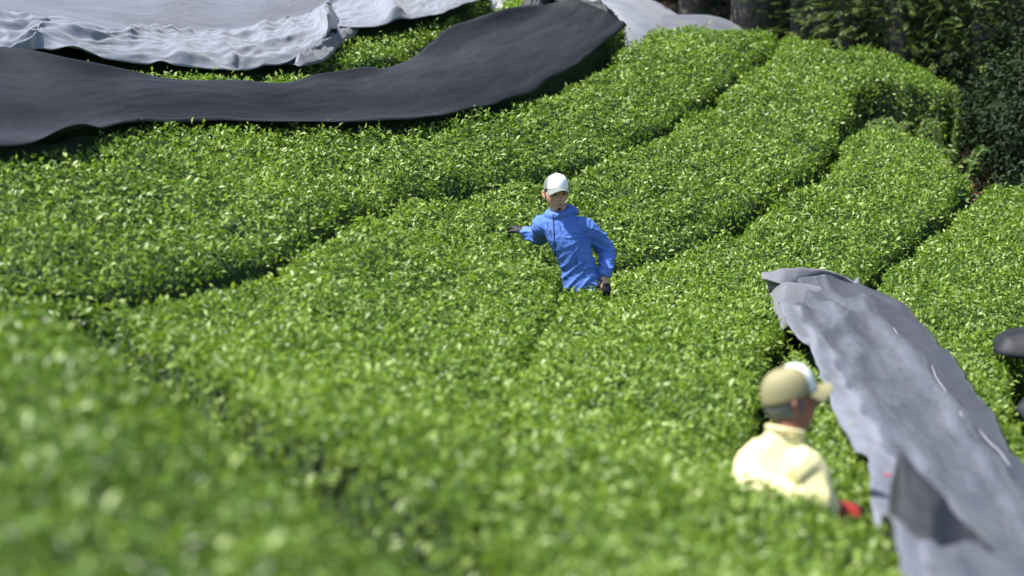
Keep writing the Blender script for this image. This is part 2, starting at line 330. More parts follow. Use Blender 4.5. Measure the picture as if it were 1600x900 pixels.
# ------------------------------------------------------------------ covers: outlines in the field, laid on the hedge tops
def grow_max(A, r):
    for _ in range(r):
        B = A.copy(); B[1:] = np.maximum(B[1:], A[:-1]); B[:-1] = np.maximum(B[:-1], A[1:]); B[:, 1:] = np.maximum(B[:, 1:], A[:, :-1]); B[:, :-1] = np.maximum(B[:, :-1], A[:, 1:]); A = B
    return A
HS8 = blur(grow_max(H, 8), 3); HS5 = blur(grow_max(H, 5), 3); HS = blur(grow_max(H, 2), 3)
def hs(x, y): return samp(HS, x, y)
def hs8(x, y): return samp(HS8, x, y)
def hs5(x, y): return samp(HS5, x, y)
def poly_pts(pts, n, dz=0.0, sf=T):
    q = np.array([P(p) if len(p) == 3 else ray(p[0], p[1], surf=sf, dz=dz) for p in pts]); s = np.r_[0, np.cumsum(np.linalg.norm(np.diff(q[:, :2], axis=0), axis=1))]
    # smooth the path a little with a Catmull-Rom resample
    t = np.linspace(0, s[-1], n); out = np.stack([np.interp(t, s, q[:, k]) for k in range(3)], -1)
    for _ in range(max(1, n // 60)):
        out[1:-1] = 0.25 * out[:-2] + 0.5 * out[1:-1] + 0.25 * out[2:]
    return out
COVER_POLYS = []
def in_poly(x, y, poly):
    c = np.zeros(x.shape, bool); n = len(poly)
    for i in range(n):
        ax, ay = poly[i]; bx, by = poly[(i + 1) % n]
        if ay == by: continue
        m = ((ay > y) != (by > y)) & (x < (bx - ax) * (y - ay) / (by - ay) + ax); c ^= m
    return c
def ridged(x, y, s, seed):
    r = np.random.default_rng(seed); o = np.zeros_like(x); wsum = 0
    for i in range(6):
        a = r.uniform(0, 3.14); f = s * (0.7 + 0.35 * i); p = r.uniform(0, 6.28)
        u = (x * np.cos(a) + y * np.sin(a)) * f + p + 1.2 * np.sin((x * np.sin(a) - y * np.cos(a)) * f * 0.45 + p * 2)
        wgt = 1.0 / (1 + 0.6 * i); o += wgt * (1 - np.abs(np.sin(u))) ** (2 if i < 3 else 1.2); wsum += wgt
    return o / wsum
def drape(Pg, surf, eu, ev, steps=110, bend=0.10, pin=0.25, grav=0.0022, seed=1, amp=0.012, hmax=0.11):
    """settle a sheet (grid of points) with slack eu / ev on a height field: position based cloth"""
    rg = np.random.default_rng(seed); Q = Pg.copy(); A0 = Pg.copy()
    du = np.linalg.norm(np.diff(Pg, axis=0), axis=2) * (1 + 0.5 * (eu[1:] + eu[:-1])); dv = np.linalg.norm(np.diff(Pg, axis=1), axis=2) * (1 + 0.5 * (ev[:, 1:] + ev[:, :-1]))
    dg = np.linalg.norm(Pg[1:, 1:] - Pg[:-1, :-1], axis=2) * (1 + 0.5 * (eu[1:, 1:] + ev[1:, 1:])); dh = np.linalg.norm(Pg[1:, :-1] - Pg[:-1, 1:], axis=2) * (1 + 0.5 * (eu[1:, 1:] + ev[1:, 1:]))
    nz = rg.normal(size=Q.shape); 
    for _ in range(4): nz[1:-1] = (nz[:-2] + nz[1:-1] + nz[2:]) / 3; nz[:, 1:-1] = (nz[:, :-2] + nz[:, 1:-1] + nz[:, 2:]) / 3
    Q += nz * amp * 3; Vl = np.zeros_like(Q)
    w_ = np.ones(Q.shape[:2]); edge = np.zeros(Q.shape[:2], bool); edge[:, 0] = edge[:, -1] = True; edge[0] = edge[-1] = True
    def con(a, b, r, k):
        d = b - a; L = np.sqrt((d ** 2).sum(-1)) + 1e-9; c = (d * ((L - r) / L * 0.5 * k)[..., None]); return c
    for st in range(steps):
        old = Q.copy(); Q += Vl * 0.94; Q[..., 2] -= grav
        for it in range(4):
            for par in (0, 1):
                c = con(Q[par:-1:2], Q[par + 1::2], du[par::2], 1.0); n_ = c.shape[0]; Q[par:-1:2][:n_] += c; Q[par + 1::2][:n_] -= c
                c = con(Q[:, par:-1:2], Q[:, par + 1::2], dv[:, par::2], 1.0); n_ = c.shape[1]; Q[:, par:-1:2][:, :n_] += c; Q[:, par + 1::2][:, :n_] -= c
                c = con(Q[par:-1:2, :-1], Q[par + 1::2, 1:], dg[par::2], 0.4); Q[par:-1:2, :-1] += c; Q[par + 1::2, 1:] -= c
                c = con(Q[par:-1:2, 1:], Q[par + 1::2, :-1], dh[par::2], 0.4); Q[par:-1:2, 1:] += c; Q[par + 1::2, :-1] -= c
            Q[1:-1] += bend * ((Q[:-2] + Q[2:]) * 0.5 - Q[1:-1]); Q[:, 1:-1] += bend * ((Q[:, :-2] + Q[:, 2:]) * 0.5 - Q[:, 1:-1])
            Q[edge] += pin * (A0[edge] - Q[edge]) * np.array([1, 1, 0.0])
            h = surf(Q[..., 0], Q[..., 1]) + 0.022; top = h + hmax; Q[..., 2] = np.where(Q[..., 2] > top, top + (Q[..., 2] - top) * .3, Q[..., 2]); hit = Q[..., 2] < h
            Q[..., 2] = np.where(hit, h, Q[..., 2]); Q[..., :2] = np.where(hit[..., None], Q[..., :2] * 0.6 + old[..., :2] * 0.4, Q[..., :2])
        Vl = (Q - old) * 0.9
    return Q
def draped(G, surf, eu, ev, fac=3, wr=None, wk=0.6, **kw):
    """settle a coarse copy, then refine it and add the small creases"""
    X, Y, Z, U, V = G; nu, nv = X.shape; cu, cv = max(8, nu // fac), max(6, nv // fac)
    def resize(A, n, m):
        a = np.linspace(0, A.shape[0] - 1, n); i = np.clip(a.astype(int), 0, A.shape[0] - 2); f = (a - i).reshape(-1, *([1] * (A.ndim - 1))); B = A[i] * (1 - f) + A[i + 1] * f
        b = np.linspace(0, A.shape[1] - 1, m); j = np.clip(b.astype(int), 0, A.shape[1] - 2); f = (b - j).reshape(1, -1, *([1] * (A.ndim - 2))); return B[:, j] * (1 - f) + B[:, j + 1] * f
    P0 = np.stack([X, Y, surf(X, Y) + 0.02], -1)
    Q = drape(resize(P0, cu, cv), surf, resize(eu, cu, cv), resize(ev, cu, cv), **kw)
    Q = resize(Q, nu, nv)
    for _ in range(fac + 1):
        Q[1:-1] = .25 * Q[:-2] + .5 * Q[1:-1] + .25 * Q[2:]; Q[:, 1:-1] = .25 * Q[:, :-2] + .5 * Q[:, 1:-1] + .25 * Q[:, 2:]
    if wr is not None:
        t = V / V.max(); Q[..., 2] += wk * wr(X, Y, U, V, t) * np.clip(np.minimum(t, 1 - t) * 12 + .25, 0, 1)
    return Q[..., 0], Q[..., 1], Q[..., 2], U, V
def cover(edgeA, edgeB, step, wr, lift=0.05, surf=None, dzA=0.0, dzB=0.0, dropB=0.0):
    surf = surf or hs
    """strip between two edges; returns grid arrays x,y,z,u,v (u metres along, v metres across)"""
    a = poly_pts(edgeA, 40, dzA, surf); b = poly_pts(edgeB, 40, dzB, surf)
    la = np.linalg.norm(np.diff(a, axis=0), axis=1).sum(); lb = np.linalg.norm(np.diff(b, axis=0), axis=1).sum()
    wd = np.linalg.norm(a - b, axis=1).max(); nu = int(max(la, lb) / step); nv = int(wd / step) + 2
    a = poly_pts(edgeA, nu, dzA, surf); b = poly_pts(edgeB, nu, dzB, surf)
    ue = np.linspace(0, la, nu); jg = (0.030 * lump(ue, 0 * ue, 5.0, 31) + 0.014 * lump(ue, 0 * ue, 17.0, 32))[:, None]; ab = (b - a)[:, :2]; ab /= np.linalg.norm(ab, axis=1, keepdims=True) + 1e-6
    b[:, :2] += ab * jg; a[:, :2] += ab * jg[::-1] * .7
    COVER_POLYS.append(np.vstack([a[::6, :2], b[::-6, :2]]))
    t = np.linspace(0, 1, nv)[None, :, None]
    G = a[:, None, :2] * (1 - t) + b[:, None, :2] * t
    X, Y = G[..., 0], G[..., 1]; U = np.repeat(np.linspace(0, max(la, lb), nu)[:, None], nv, 1); V = np.repeat(t[..., 0] * wd, nu, 0)
    tb = np.repeat(t[..., 0], nu, 0); tap = np.clip((1 - tb) / 0.10, 0, 1) ** .6 * np.clip(tb / 0.06 + .3, 0, 1)
    Z = surf(X, Y) + 0.012 + (lift - 0.012) * tap
    Z = Z + wr(X, Y, U, V, tb) * (0.25 + .75 * tap) - dropB * np.clip((tb - .86) / .14, 0, 1) ** 1.6
    return X, Y, Z, U, V
def cover_obj(name, X, Y, Z, U, V, mat, parent=None, attrs=None, th=0.006):
    me = mesh_np(name, np.stack([X, Y, Z], -1).reshape(-1, 3), grid_faces(*X.shape), 4, attrs=attrs, uv=np.stack([U, V], -1).reshape(-1, 2))
    o = link(name, me, mat, parent)
    sm = o.modifiers.new('thick', 'SOLIDIFY'); sm.thickness = th; sm.offset = 0
    return o
def edge_jag(t):  return np.clip(np.minimum(t, 1 - t) * 12, 0, 1)

# black cover on the long middle row
def wr_black(X, Y, U, V, t):
    z = 0.010 * ridged(U, V, 22, 15) * (0.5 + .5 * lump(U, V, 2, 3)) + 0.018 * ridged(U * 0.5, V * 1.6, 3.0, 3) + 0.012 * lump(U, V, 5, 3) + 0.008 * ridged(U, V, 12, 5)
    z += 0.10 * np.exp(-((t - 0.02) / 0.10) ** 2) * np.exp(-((U / U.max() - 0.90) / 0.07) ** 2)
    z += 0.03 * np.exp(-((t - 0.97) / 0.04) ** 2) * (0.5 + 0.5 * np.sin(U * 3.0))
    return z
blk = empty('shade_cover', P((450, 160)), 'long black shading cloth lying along the row between the silver cloth and green tea', 'shade cloth', 'shading cloths over the tea rows')
XB = cover([(-220,95),(0,92),(100,108),(300,124),(430,130),(540,119),(640,93),(700,62),(740,46),(790,30),(830,18),(862,10)],
           [(-220,262),(-60,236),(0,230),(90,224),(150,208),(210,192),(330,188),(500,191),(640,188),(700,178),(800,152),(880,117),(935,74),(972,43)], 0.035, wr_black, surf=hs8, dzA=.03, dzB=.02)
_u = XB[3] / XB[3].max()
XB = draped(XB, hs8, 0.05 + 0.04 * lump(XB[3], XB[4], 1.3, 2), 0.05 + 0.05 * np.clip(lump(XB[3], XB[4], 1.6, 3), -.5, 1), bend=.12, wr=wr_black, wk=.7, hmax=.08, seed=3, amp=.010)
cover_obj('cloth', *XB, M['net_black'], blk)
# bunched end of it
def tube(path, rad, mat, name, parent, seg=8, jitter=0.0, uvs=1.0):
    path = np.array(path, float); n = len(path); rad = np.broadcast_to(np.array(rad, float), (n,))
    V = []; UVm = []
    for i in range(n):
        t = path[min(i + 1, n - 1)] - path[max(i - 1, 0)]; t /= np.linalg.norm(t) + 1e-9
        s = np.cross(t, [0, 0, 1.]);  s = s / (np.linalg.norm(s) + 1e-6) if np.linalg.norm(s) > 1e-3 else np.array([1., 0, 0]); u = np.cross(s, t)
        for k in range(seg):
            a = 2 * math.pi * k / seg; rr = rad[i] * (1 + jitter * math.sin(k * 2.3 + i * 1.1))
            V.append(path[i] + (s * math.cos(a) + u * math.sin(a)) * rr); UVm.append((i * 0.05 * uvs, a * rad[i]))
    F = [(i * seg + k, i * seg + (k + 1) % seg, (i + 1) * seg + (k + 1) % seg, (i + 1) * seg + k) for i in range(n - 1) for k in range(seg)]
    V += [path[0], path[-1]]; UVm += [(0, 0), (0, 0)]; c0 = len(V) - 2
    me = bpy.data.meshes.new(name); me.from_pydata([tuple(map(float, v)) for v in V], [], F + [(c0, (k + 1) % seg, k) for k in range(seg)] + [(c0 + 1, (n - 1) * seg + k, (n - 1) * seg + (k + 1) % seg) for k in range(seg)])
    uvl = me.uv_layers.new(name='UVMap')
    for l in me.loops: uvl.data[l.index].uv = UVm[l.vertex_index]
    for p in me.polygons: p.use_smooth = True
    return link(name, me, mat, parent)

def crumple(name, pts, width, height, mat, parent, seed, n=90, m=26):
    """a bunched roll of cloth following pts (world), with deep folds"""
    q = np.array(pts, float); s = np.r_[0, np.cumsum(np.linalg.norm(np.diff(q, axis=0), axis=1))]; t = np.linspace(0, s[-1], n)
    c = np.stack([np.interp(t, s, q[:, k]) for k in range(3)], -1)
    tg = np.gradient(c, axis=0); sd = np.stack([tg[:, 1], -tg[:, 0], 0 * t], -1); sd /= np.linalg.norm(sd, axis=1, keepdims=True)
    v = np.linspace(-1, 1, m)[None, :]; uu = t[:, None] + 0 * v
    h = height * np.sqrt(np.clip(1 - v ** 2, 0, 1)) * (0.45 + 0.9 * ridged(uu * 1.0, v * 0.4 + 0 * uu, 9.0, seed)) * np.clip(np.minimum(t, s[-1] - t)[:, None] * 10, 0.2, 1)
    wv = width * (1 + 0.35 * lump(uu, v, 6, seed % 9))
    X = c[:, None, 0] + sd[:, None, 0] * v * wv; Y = c[:, None, 1] + sd[:, None, 1] * v * wv; Z = c[:, None, 2] + h - 0.02
    return cover_obj(name, X, Y, Z, uu, v * width + 0 * uu, mat, parent)
crumple('bunched_end', [P((832,26)) + [0,0,.10], P((862,10)) + [0,0,.12], W(890,8,18.1), W(930,18,18.0), W(968,36,17.9)], 0.10, 0.14, M['net_black'], blk, 21)

# silver cover, rumpled, on the row above
def wr_silver(X, Y, U, V, t):
    un = U / U.max(); k_ = 0.6 + .4 * lump(U, V, 2.5, 6)
    a = np.exp(-((un - 0.12) / 0.16) ** 2) * 1.0 + 0.45 * np.exp(-((un - 0.45) / 0.16) ** 2) + 0.15
    z = 0.20 * a * ridged(U, V * 1.3, 3.4, 8) * np.clip(t * 3, 0, 1) + (0.03 + 0.09 * a) * k_ * ridged(U, V, 8, 9) + 0.026 * k_ * ridged(U, V * .8, 19, 12) + 0.006 * ridged(U, V, 42, 13)
    z += 0.16 * np.exp(-((un - 0.665) / 0.022) ** 2) * np.clip(t * 2, 0, 1)
    z += 0.12 * np.exp(-((un - 0.80) / 0.020) ** 2)
    return z
sil = empty('shade_cover', P((300, 80)), 'rumpled pale silver shading cloth with deep folds above the long black cloth', 'shade cloth', 'shading cloths over the tea rows')
XS = cover([(-220,-10),(-40,8),(30,28),(100,31),(180,45),(300,46),(400,38),(470,20),(520,2),(600,-25),(690,-45)],
           [(-220,95),(-40,92),(40,90),(60,83),(100,92),(200,101),(300,106),(340,109),(420,101),(452,98),(500,72),(530,44),(590,43),(650,32),(710,16),(748,2)], 0.022, wr_silver, lift=0.06, surf=hs8, dzA=.05, dzB=.02)
_u = XS[3] / XS[3].max(); _a = 0.04 + 0.05 * np.exp(-((_u - 0.14) / 0.16) ** 2) + 0.06 * np.exp(-((_u - 0.45) / 0.16) ** 2) + .10 * np.exp(-((_u - 0.7) / 0.06) ** 2)
XS = draped(XS, hs8, _a, _a * 0.9, bend=.10, wr=wr_silver, wk=.85, hmax=.15, seed=5, amp=.02, steps=130)
cover_obj('cloth', *XS, M['net_silver'], sil)
# folded-back corner hanging from it
fl = [(540,42),(534,50),(520,66),(500,84),(475,98),(448,104)]
crumple('turned_corner', [P(p) + [0, 0, .02] for p in fl], 0.10, 0.12, M['net_grey'], sil, 33)

# smooth grey cover at the top left
def wr_grey(X, Y, U, V, t): return 0.02 * lump(U, V, 3, 4) + 0.014 * ridged(U, V * 2, 6, 14) + 0.006 * ridged(U, V * 1.5, 20, 16)
gry = empty('shade_cover', P((200, 20)), 'smooth mid grey shading cloth at the top left, behind the rumpled silver one', 'shade cloth', 'shading cloths over the tea rows')
XG = cover([(-220,-120),(0,-110),(300,-110),(480,-110),(620,-110)],[(-220,-12),(-60,0),(30,30),(180,52),(300,54),(400,46),(480,22),(545,-8),(620,-40)], 0.045, wr_grey, lift=0.06, surf=hs8, dzA=.03, dzB=.03)
XG = draped(XG, hs8, 0.03 + 0 * XG[3], 0.03 + 0 * XG[3], bend=.12, seed=8, steps=70, fac=2, wr=wr_grey, wk=.8)
cover_obj('cloth', *XG, M['net_grey'], gry)

# mounds of covered tea beyond the crest
def mound(label, c, ln, wd, h, ang, mat, seed):
    o = empty('shade_cover', (c[0], c[1], float(ground_z(np.array(c[0]), np.array(c[1])))), label, 'shade cloth', 'shading cloths over the tea rows')
    u = np.linspace(-1, 1, 90)[:, None] + np.zeros((1, 50)); v = np.linspace(-1, 1, 50)[None] + np.zeros((90, 1))
    X = c[0] + u * ln * math.cos(ang) - v * wd * math.sin(ang); Y = c[1] + u * ln * math.sin(ang) + v * wd * math.cos(ang)
    prof = np.clip(1 - np.abs(u) ** 3.2, 0, 1) ** 0.6 * np.clip(1 - np.abs(v) ** 3.0, 0, 1) ** 0.55
    Z = ground_z(X, Y) + 0.02 + (c[2] - ground_z(X, Y)) * prof + 0.03 * ridged(u * ln, v * wd, 5, seed) * prof
    cover_obj('cloth', X, Y, Z, u * ln, v * wd, mat, o)
cA = W(860, -14, 20.3); cB = W(1062, 27, 19.9)
mound('light silver cloth mound at the top edge, right of the bunched black end', cA, 1.7, 0.9, 0.9, R(-22), M['net_silver'], 3)
mound('low grey cloth hump behind the green crest, nearest to the tree trunks', cB, 0.95, 0.8, 0.9, R(-8), M['net_grey'], 6)

# the big grey cover in the right foreground
def wr_front(X, Y, U, V, t):
    un = U / U.max(); s = U * 1.0; c = V
    z = 0.030 * ridged(s * 1.0 + c * .35, c * .3, 7.5, 45) * (0.6 + .4 * lump(s, c, 2.2, 9)) + 0.05 * np.exp(-((t - .33 - .10 * np.sin(s * 1.3)) / .07) ** 2) + 0.012 * ridged(s, c * .6, 24, 47)
    z += 0.045 * ridged(s * 0.5 + c * 0.8, c * 1.2 - s * .5, 4.0, 40) + 0.016 * ridged(s * .9 + c * 1.2, c * 1.5 - s * .6, 11.0, 41) + 0.012 * ridged(s * .7, c * 1.3, 26.0, 42) + 0.007 * ridged(s * .7, c * 1.2, 55.0, 43)
    z += 0.06 * np.exp(-((c + 0.45 * s - 1.05) / 0.07) ** 2) * np.clip((s - 0.2) * 2, 0, 1) * (s < 6)
    z += 0.025 * np.clip(1 - np.abs(t - 0.20) / 0.06, 0, 1)             # hemmed left strip
    z += 0.05 * np.exp(-((t - (0.62 + 0.22 * un)) / 0.05) ** 2)
    z += 0.10 * np.exp(-((un - 0.86) / 0.05) ** 2) * np.clip(t * 2 - 0.3, 0, 1)
    z -= 0.10 * np.clip((t - 0.93) / 0.07, 0, 1) ** 2
    z *= np.clip(un / 0.10, .1, 1)
    return z
def hsn(x, y):
    k = np.clip((np.asarray(y) - 7.4) / 1.2, 0, 1); return hs(x, y) * (1 - k) + hs8(x, y) * k
frt = empty('shade_cover', P((1450, 650)), 'large grey woven shading net lying down the slope beside the man in the yellow shirt', 'shade cloth', 'shading cloths over the tea rows')
XF = cover([(1204,452),(1214,482),(1232,522),(1262,562),(1300,645),(1340,722,8.5),(1355,780,7.95),(1366,845,7.5),(1385,905,6.9),(1400,985,6.2),(1420,1200,5.2)],
           [(1336,442),(1352,462),(1420,492),(1470,532),(1502,572),(1535,640),(1570,700),(1610,750),(1690,850,7.4),(1780,985,6.0),(1900,1250,5.0)], 0.026, wr_front, lift=0.05, surf=hsn, dzA=0.02, dzB=0.01)
tt = XF[4] / XF[4].max(); un = XF[3] / XF[3].max()
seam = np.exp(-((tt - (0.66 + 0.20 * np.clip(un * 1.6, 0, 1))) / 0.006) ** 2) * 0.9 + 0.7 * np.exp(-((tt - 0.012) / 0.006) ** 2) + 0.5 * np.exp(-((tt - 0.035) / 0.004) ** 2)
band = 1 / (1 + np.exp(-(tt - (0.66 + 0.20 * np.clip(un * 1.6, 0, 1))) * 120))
XF = draped(XF, hsn, 0.06 + .03 * lump(XF[3], XF[4], 2, 4), 0.07 + .05 * lump(XF[3], XF[4], 1.4, 5), bend=.10, wr=wr_front, wk=.95, hmax=.06, seed=12, amp=.012)
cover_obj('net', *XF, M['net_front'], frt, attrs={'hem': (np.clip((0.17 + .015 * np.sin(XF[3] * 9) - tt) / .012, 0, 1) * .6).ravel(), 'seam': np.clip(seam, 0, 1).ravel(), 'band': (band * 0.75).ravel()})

# ------------------------------------------------------------------ hedges
CP = [in_poly(FX, FY, p) for p in COVER_POLYS]
def erode(m, r):
    m = m.copy()
    for _ in range(r):
        n = m.copy(); n[1:] &= m[:-1]; n[:-1] &= m[1:]; n[:, 1:] &= m[:, :-1]; n[:, :-1] &= m[:, 1:]; m = n
    return m
COVERED = np.zeros(FX.shape, bool)
for m_ in CP: COVERED |= erode(m_, 1)
HEDGES = {
 'm1': 'tea row hidden under the smooth grey cloth at the top left',
 'r0': 'clipped tea row showing green to the right of the rumpled silver cloth',
 'r1': 'tea row under the long black cloth, its leaves showing along the cloth edges',
 'r2': 'clipped green tea row just below the long black cloth, curving up to the crest',
 'r3': 'wide green tea row to the left of the man in the blue jacket',
 'r4': 'wide green tea row between the man in blue and the man in the yellow shirt',
 'r5': 'tea row carrying the large grey net, running up to the shaded shrubs at right',
 'r6': 'tea row at the right edge, beyond the large grey net',
 'r8': 'tea row past the right edge, next to the one with black cloth heaps',
 'r7': 'small far hedge with a sunlit top and a dark front, against the wood',
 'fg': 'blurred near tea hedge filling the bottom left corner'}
Hc = H - 0.045
idx = np.arange(FX.size).reshape(FX.shape)
noise_t = lump(FX, FY, 1.6, 7) * 0.5 + lump(FX, FY, 6, 8) * 0.5
for nm, lab in HEDGES.items():
    li = labs[nm]; m = LAB == li
    grow = m.copy()
    for _ in range(2):
        n_ = grow.copy(); n_[1:] |= grow[:-1]; n_[:-1] |= grow[1:]; n_[:, 1:] |= grow[:, :-1]; n_[:, :-1] |= grow[:, 1:]; grow = n_
    gm = grow & ((EDGE > -0.06) | (drop_best < 0.6)) & ((LAB == li) | (LAB == 0)) & in_cone(FX, FY, H, 1.5, 1.6, 2.0)
    q = gm[:-1, :-1] & gm[:-1, 1:] & gm[1:, 1:] & gm[1:, :-1]
    f = np.stack([idx[:-1, :-1][q], idx[:-1, 1:][q], idx[1:, 1:][q], idx[1:, :-1][q]], -1)
    used, inv = np.unique(f.ravel(), return_inverse=True)
    V = np.stack([FX.ravel()[used], FY.ravel()[used], Hc.ravel()[used]], -1)
    c = V.mean(0); base = empty('tea_hedge', (float(c[0]), float(c[1]), float(ground_z(c[0], c[1]))), lab, 'tea hedge', 'rows of tea on the hillside')
    link('branches', mesh_np('branches', V, inv.reshape(-1, 4), 4), M['teacore'], base)
    dens = np.where(INC, 4000.0, np.where(WIDE, 700.0, 0.0)) * m * ~COVERED
    gl = np.clip(AREA, 1, 5.0 if nm != 'r7' else 12.0)
    cnt = rng.poisson(dens * ST * ST * gl)
    ii = np.repeat(np.arange(FX.size), cnt.ravel()); n = len(ii)
    if n == 0: continue
    px = FX.ravel()[ii] + rng.uniform(-.5, .5, n) * ST; py = FY.ravel()[ii] + rng.uniform(-.5, .5, n) * ST
    pz = samp(H, px, py); nr = NRM.reshape(-1, 3)[ii].copy(); nr += 0.25 * rng.normal(size=(n, 3))
    off = rng.uniform(-0.055, 0.022, n) + 0.02 * lump(px, py, 26, 3)
    pos = np.stack([px, py, pz], -1) + NRM.reshape(-1, 3)[ii] * off[:, None]
    shoot = rng.random(n) < 0.05; pos[shoot] += NRM.reshape(-1, 3)[ii][shoot] * rng.uniform(0.01, 0.045, (shoot.sum(), 1))
    wide = ~INC.ravel()[ii]
    Ln = rng.uniform(0.022, 0.052, n) * np.where(wide, 1.6, 1.0); Wd = Ln * rng.uniform(0.38, 0.52, n)
    el = np.where(shoot, rng.uniform(0.7, 1.4, n), rng.triangular(-0.25, 0.3, 1.2, n))
    tint = np.clip((0.38 if nm == 'fg' else 0.52) + 0.25 * shoot + 0.16 * noise_t.ravel()[ii] + rng.normal(0, 0.2, n) + 0.10 * (rng.random(n) < 0.08) * 3, 0, 1)  # near hedge tinted darker: its partial shade is put into the leaf colour
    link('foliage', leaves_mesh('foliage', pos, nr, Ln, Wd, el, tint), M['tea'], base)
    # young upright shoots standing proud of the clipped surface
# ------------------------------------------------------------------ turned end and near fold of the front net, small red tags
def sheet(name, rows, mat, parent, nu=70, nv=50, wr=None, th=0.006, u0=0.0):
    """smooth sheet through a few polylines of world points"""
    rs = []
    for r in rows:
        q = np.array(r, float); s = np.r_[0, np.cumsum(np.linalg.norm(np.diff(q, axis=0), axis=1))]; t = np.linspace(0, s[-1], nu)
        o = np.stack([np.interp(t, s, q[:, k]) for k in range(3)], -1)
        for _ in range(4): o[1:-1] = 0.25 * o[:-2] + 0.5 * o[1:-1] + 0.25 * o[2:]
        rs.append(o)
    rs = np.array(rs); tv = np.linspace(0, len(rows) - 1, nv); i = np.clip(tv.astype(int), 0, len(rows) - 2); f = (tv - i)[:, None, None]; f = f * f * (3 - 2 * f) * .5 + f * .5
    G = rs[i] * (1 - f) + rs[i + 1] * f
    U = np.repeat(np.linspace(0, np.linalg.norm(np.diff(rs[0], axis=0), axis=1).sum(), nu)[None], nv, 0)
    V = np.repeat(np.linspace(0, np.linalg.norm(rs[-1][nu // 2] - rs[0][nu // 2]) + .3, nv)[:, None], nu, 1)
    if wr is not None: G[..., 2] += wr(U, V, tv[:, None] / (len(rows) - 1) + 0 * U)
    return cover_obj(name, G[..., 0], G[..., 1], G[..., 2], U + u0, V, mat, parent, th=th)
def Pz(px, py, dz): q = P((px, py)).copy(); q[2] += dz; return q
sheet('turned_end', [
    [Pz(1206,474,-.02), Pz(1222,509,-.02), Pz(1262,498,-.02), Pz(1300,484,-.02), Pz(1325,472,-.02), Pz(1342,460,-.02)],
    [Pz(1198,455,.06), Pz(1225,478,.15), Pz(1262,468,.09), Pz(1298,460,.03), Pz(1322,455,.03), Pz(1342,452,.07)],
    [W(1190,436,12.85), W(1218,445,12.7), W(1258,446,13.1), W(1295,446,13.2), W(1320,446,13.15), W(1341,449,13.1)],
    [W(1190,426,12.9), W(1214,421,12.95), W(1255,419,13.1), W(1292,422,13.12), W(1322,432,13.1), W(1340,448,13.05)],
    [W(1194,432,13.0), W(1216,430,13.1), W(1255,428,13.3), W(1292,430,13.3), W(1322,440,13.25), W(1338,452,13.15)]],
    M['net_front2'], frt, wr=lambda U, V, t: (0.016 * lump(U * 1.5, V, 9, 61) + 0.008 * ridged(U, V, 20, 62)) * (1 - .6 * t))
sheet('lifted_fold', [
    [W(1378,905,6.35), W(1392,930,6.3), W(1430,960,6.25), W(1500,985,6.2), W(1580,1000,6.15), W(1680,1020,6.1)],
    [W(1386,850,6.6), W(1400,850,6.5), W(1432,870,6.4), W(1490,905,6.35), W(1560,940,6.3), W(1660,980,6.3)],
    [W(1392,760,6.8), W(1410,712,6.78), W(1440,752,6.7), W(1488,805,6.6), W(1545,862,6.5), W(1650,950,6.4)],
    [W(1396,815,7.0), W(1416,790,7.0), W(1450,800,7.0), W(1500,845,6.9), W(1560,895,6.8), W(1660,965,6.7)]],
    M['net_dark'], frt, wr=lambda U, V, t: 0.05 * ridged(U * 1.3, V * 0.5, 9, 71) + .015 * ridged(U, V, 20, 72))
M['red'] = noise_mat('red_tag', [(0.3, (0.55, 0.03, 0.04)), (0.7, (0.65, 0.05, 0.05))], bump=0.0)
for (px, py) in [(1342, 499), (1386, 743)]:
    q = ray(px, py, surf=hs8, dz=.10); z = float(q[2])
    tube([(q[0] - .010, q[1], z), (q[0], q[1] + .004, z + .004), (q[0] + .014, q[1] - .004, z)], 0.0045, M['red'], 'tag', frt, seg=6)
M['thread'] = noise_mat('pale_thread', [(0.3, (0.36, 0.37, 0.4)), (0.7, (0.45, 0.46, 0.5))], bump=0.0)
for seg_ in ([(1396,512),(1404,524),(1412,536),(1420,549)], [(1456,572),(1462,588),(1478,612),(1494,632),(1504,652)], [(1530,672),(1545,690),(1562,705),(1578,728)]):
    pts = []
    for p in seg_:
        q = ray(p[0], p[1], surf=hs8, dz=.09); pts.append(tuple(q))
    tube(pts, 0.0018, M['thread'], 'thread', frt, seg=5)

# black cloth heaps at the right edge
hp = empty('shade_cover', P((1640, 545)), 'black cloth bunched in heaps at the right edge of the frame', 'shade cloth', 'shading cloths over the tea rows')
def heap(cx, cy, rx, ry, hgt, seed):
    u = np.linspace(0, 1, 40)[:, None]; a = np.linspace(0, 2 * math.pi, 81)[None, :]
    rr = u * (1 + 0.12 * np.sin(a * 3 + seed) + 0.07 * np.sin(a * 7 + 2 * seed)); X = cx + rx * rr * np.cos(a); Y = cy + ry * rr * np.sin(a)
    Z = hs8(X, Y) + 0.01 + hgt * np.clip(1 - u ** 3, 0, 1) ** 0.7 * (0.8 + 0.22 * lump(X, Y, 9, seed) + 0.25 * ridged(X, Y, 14, seed))
    cover_obj('cloth', X, Y, Z, X * 1.0, Y * 1.0, M['net_black'], hp)
c1 = P((1642, 552)); heap(c1[0], c1[1], 0.33, 0.36, 0.17, 4)
c2 = P((1640, 662)); heap(c2[0], c2[1], 0.17, 0.20, 0.10, 9)

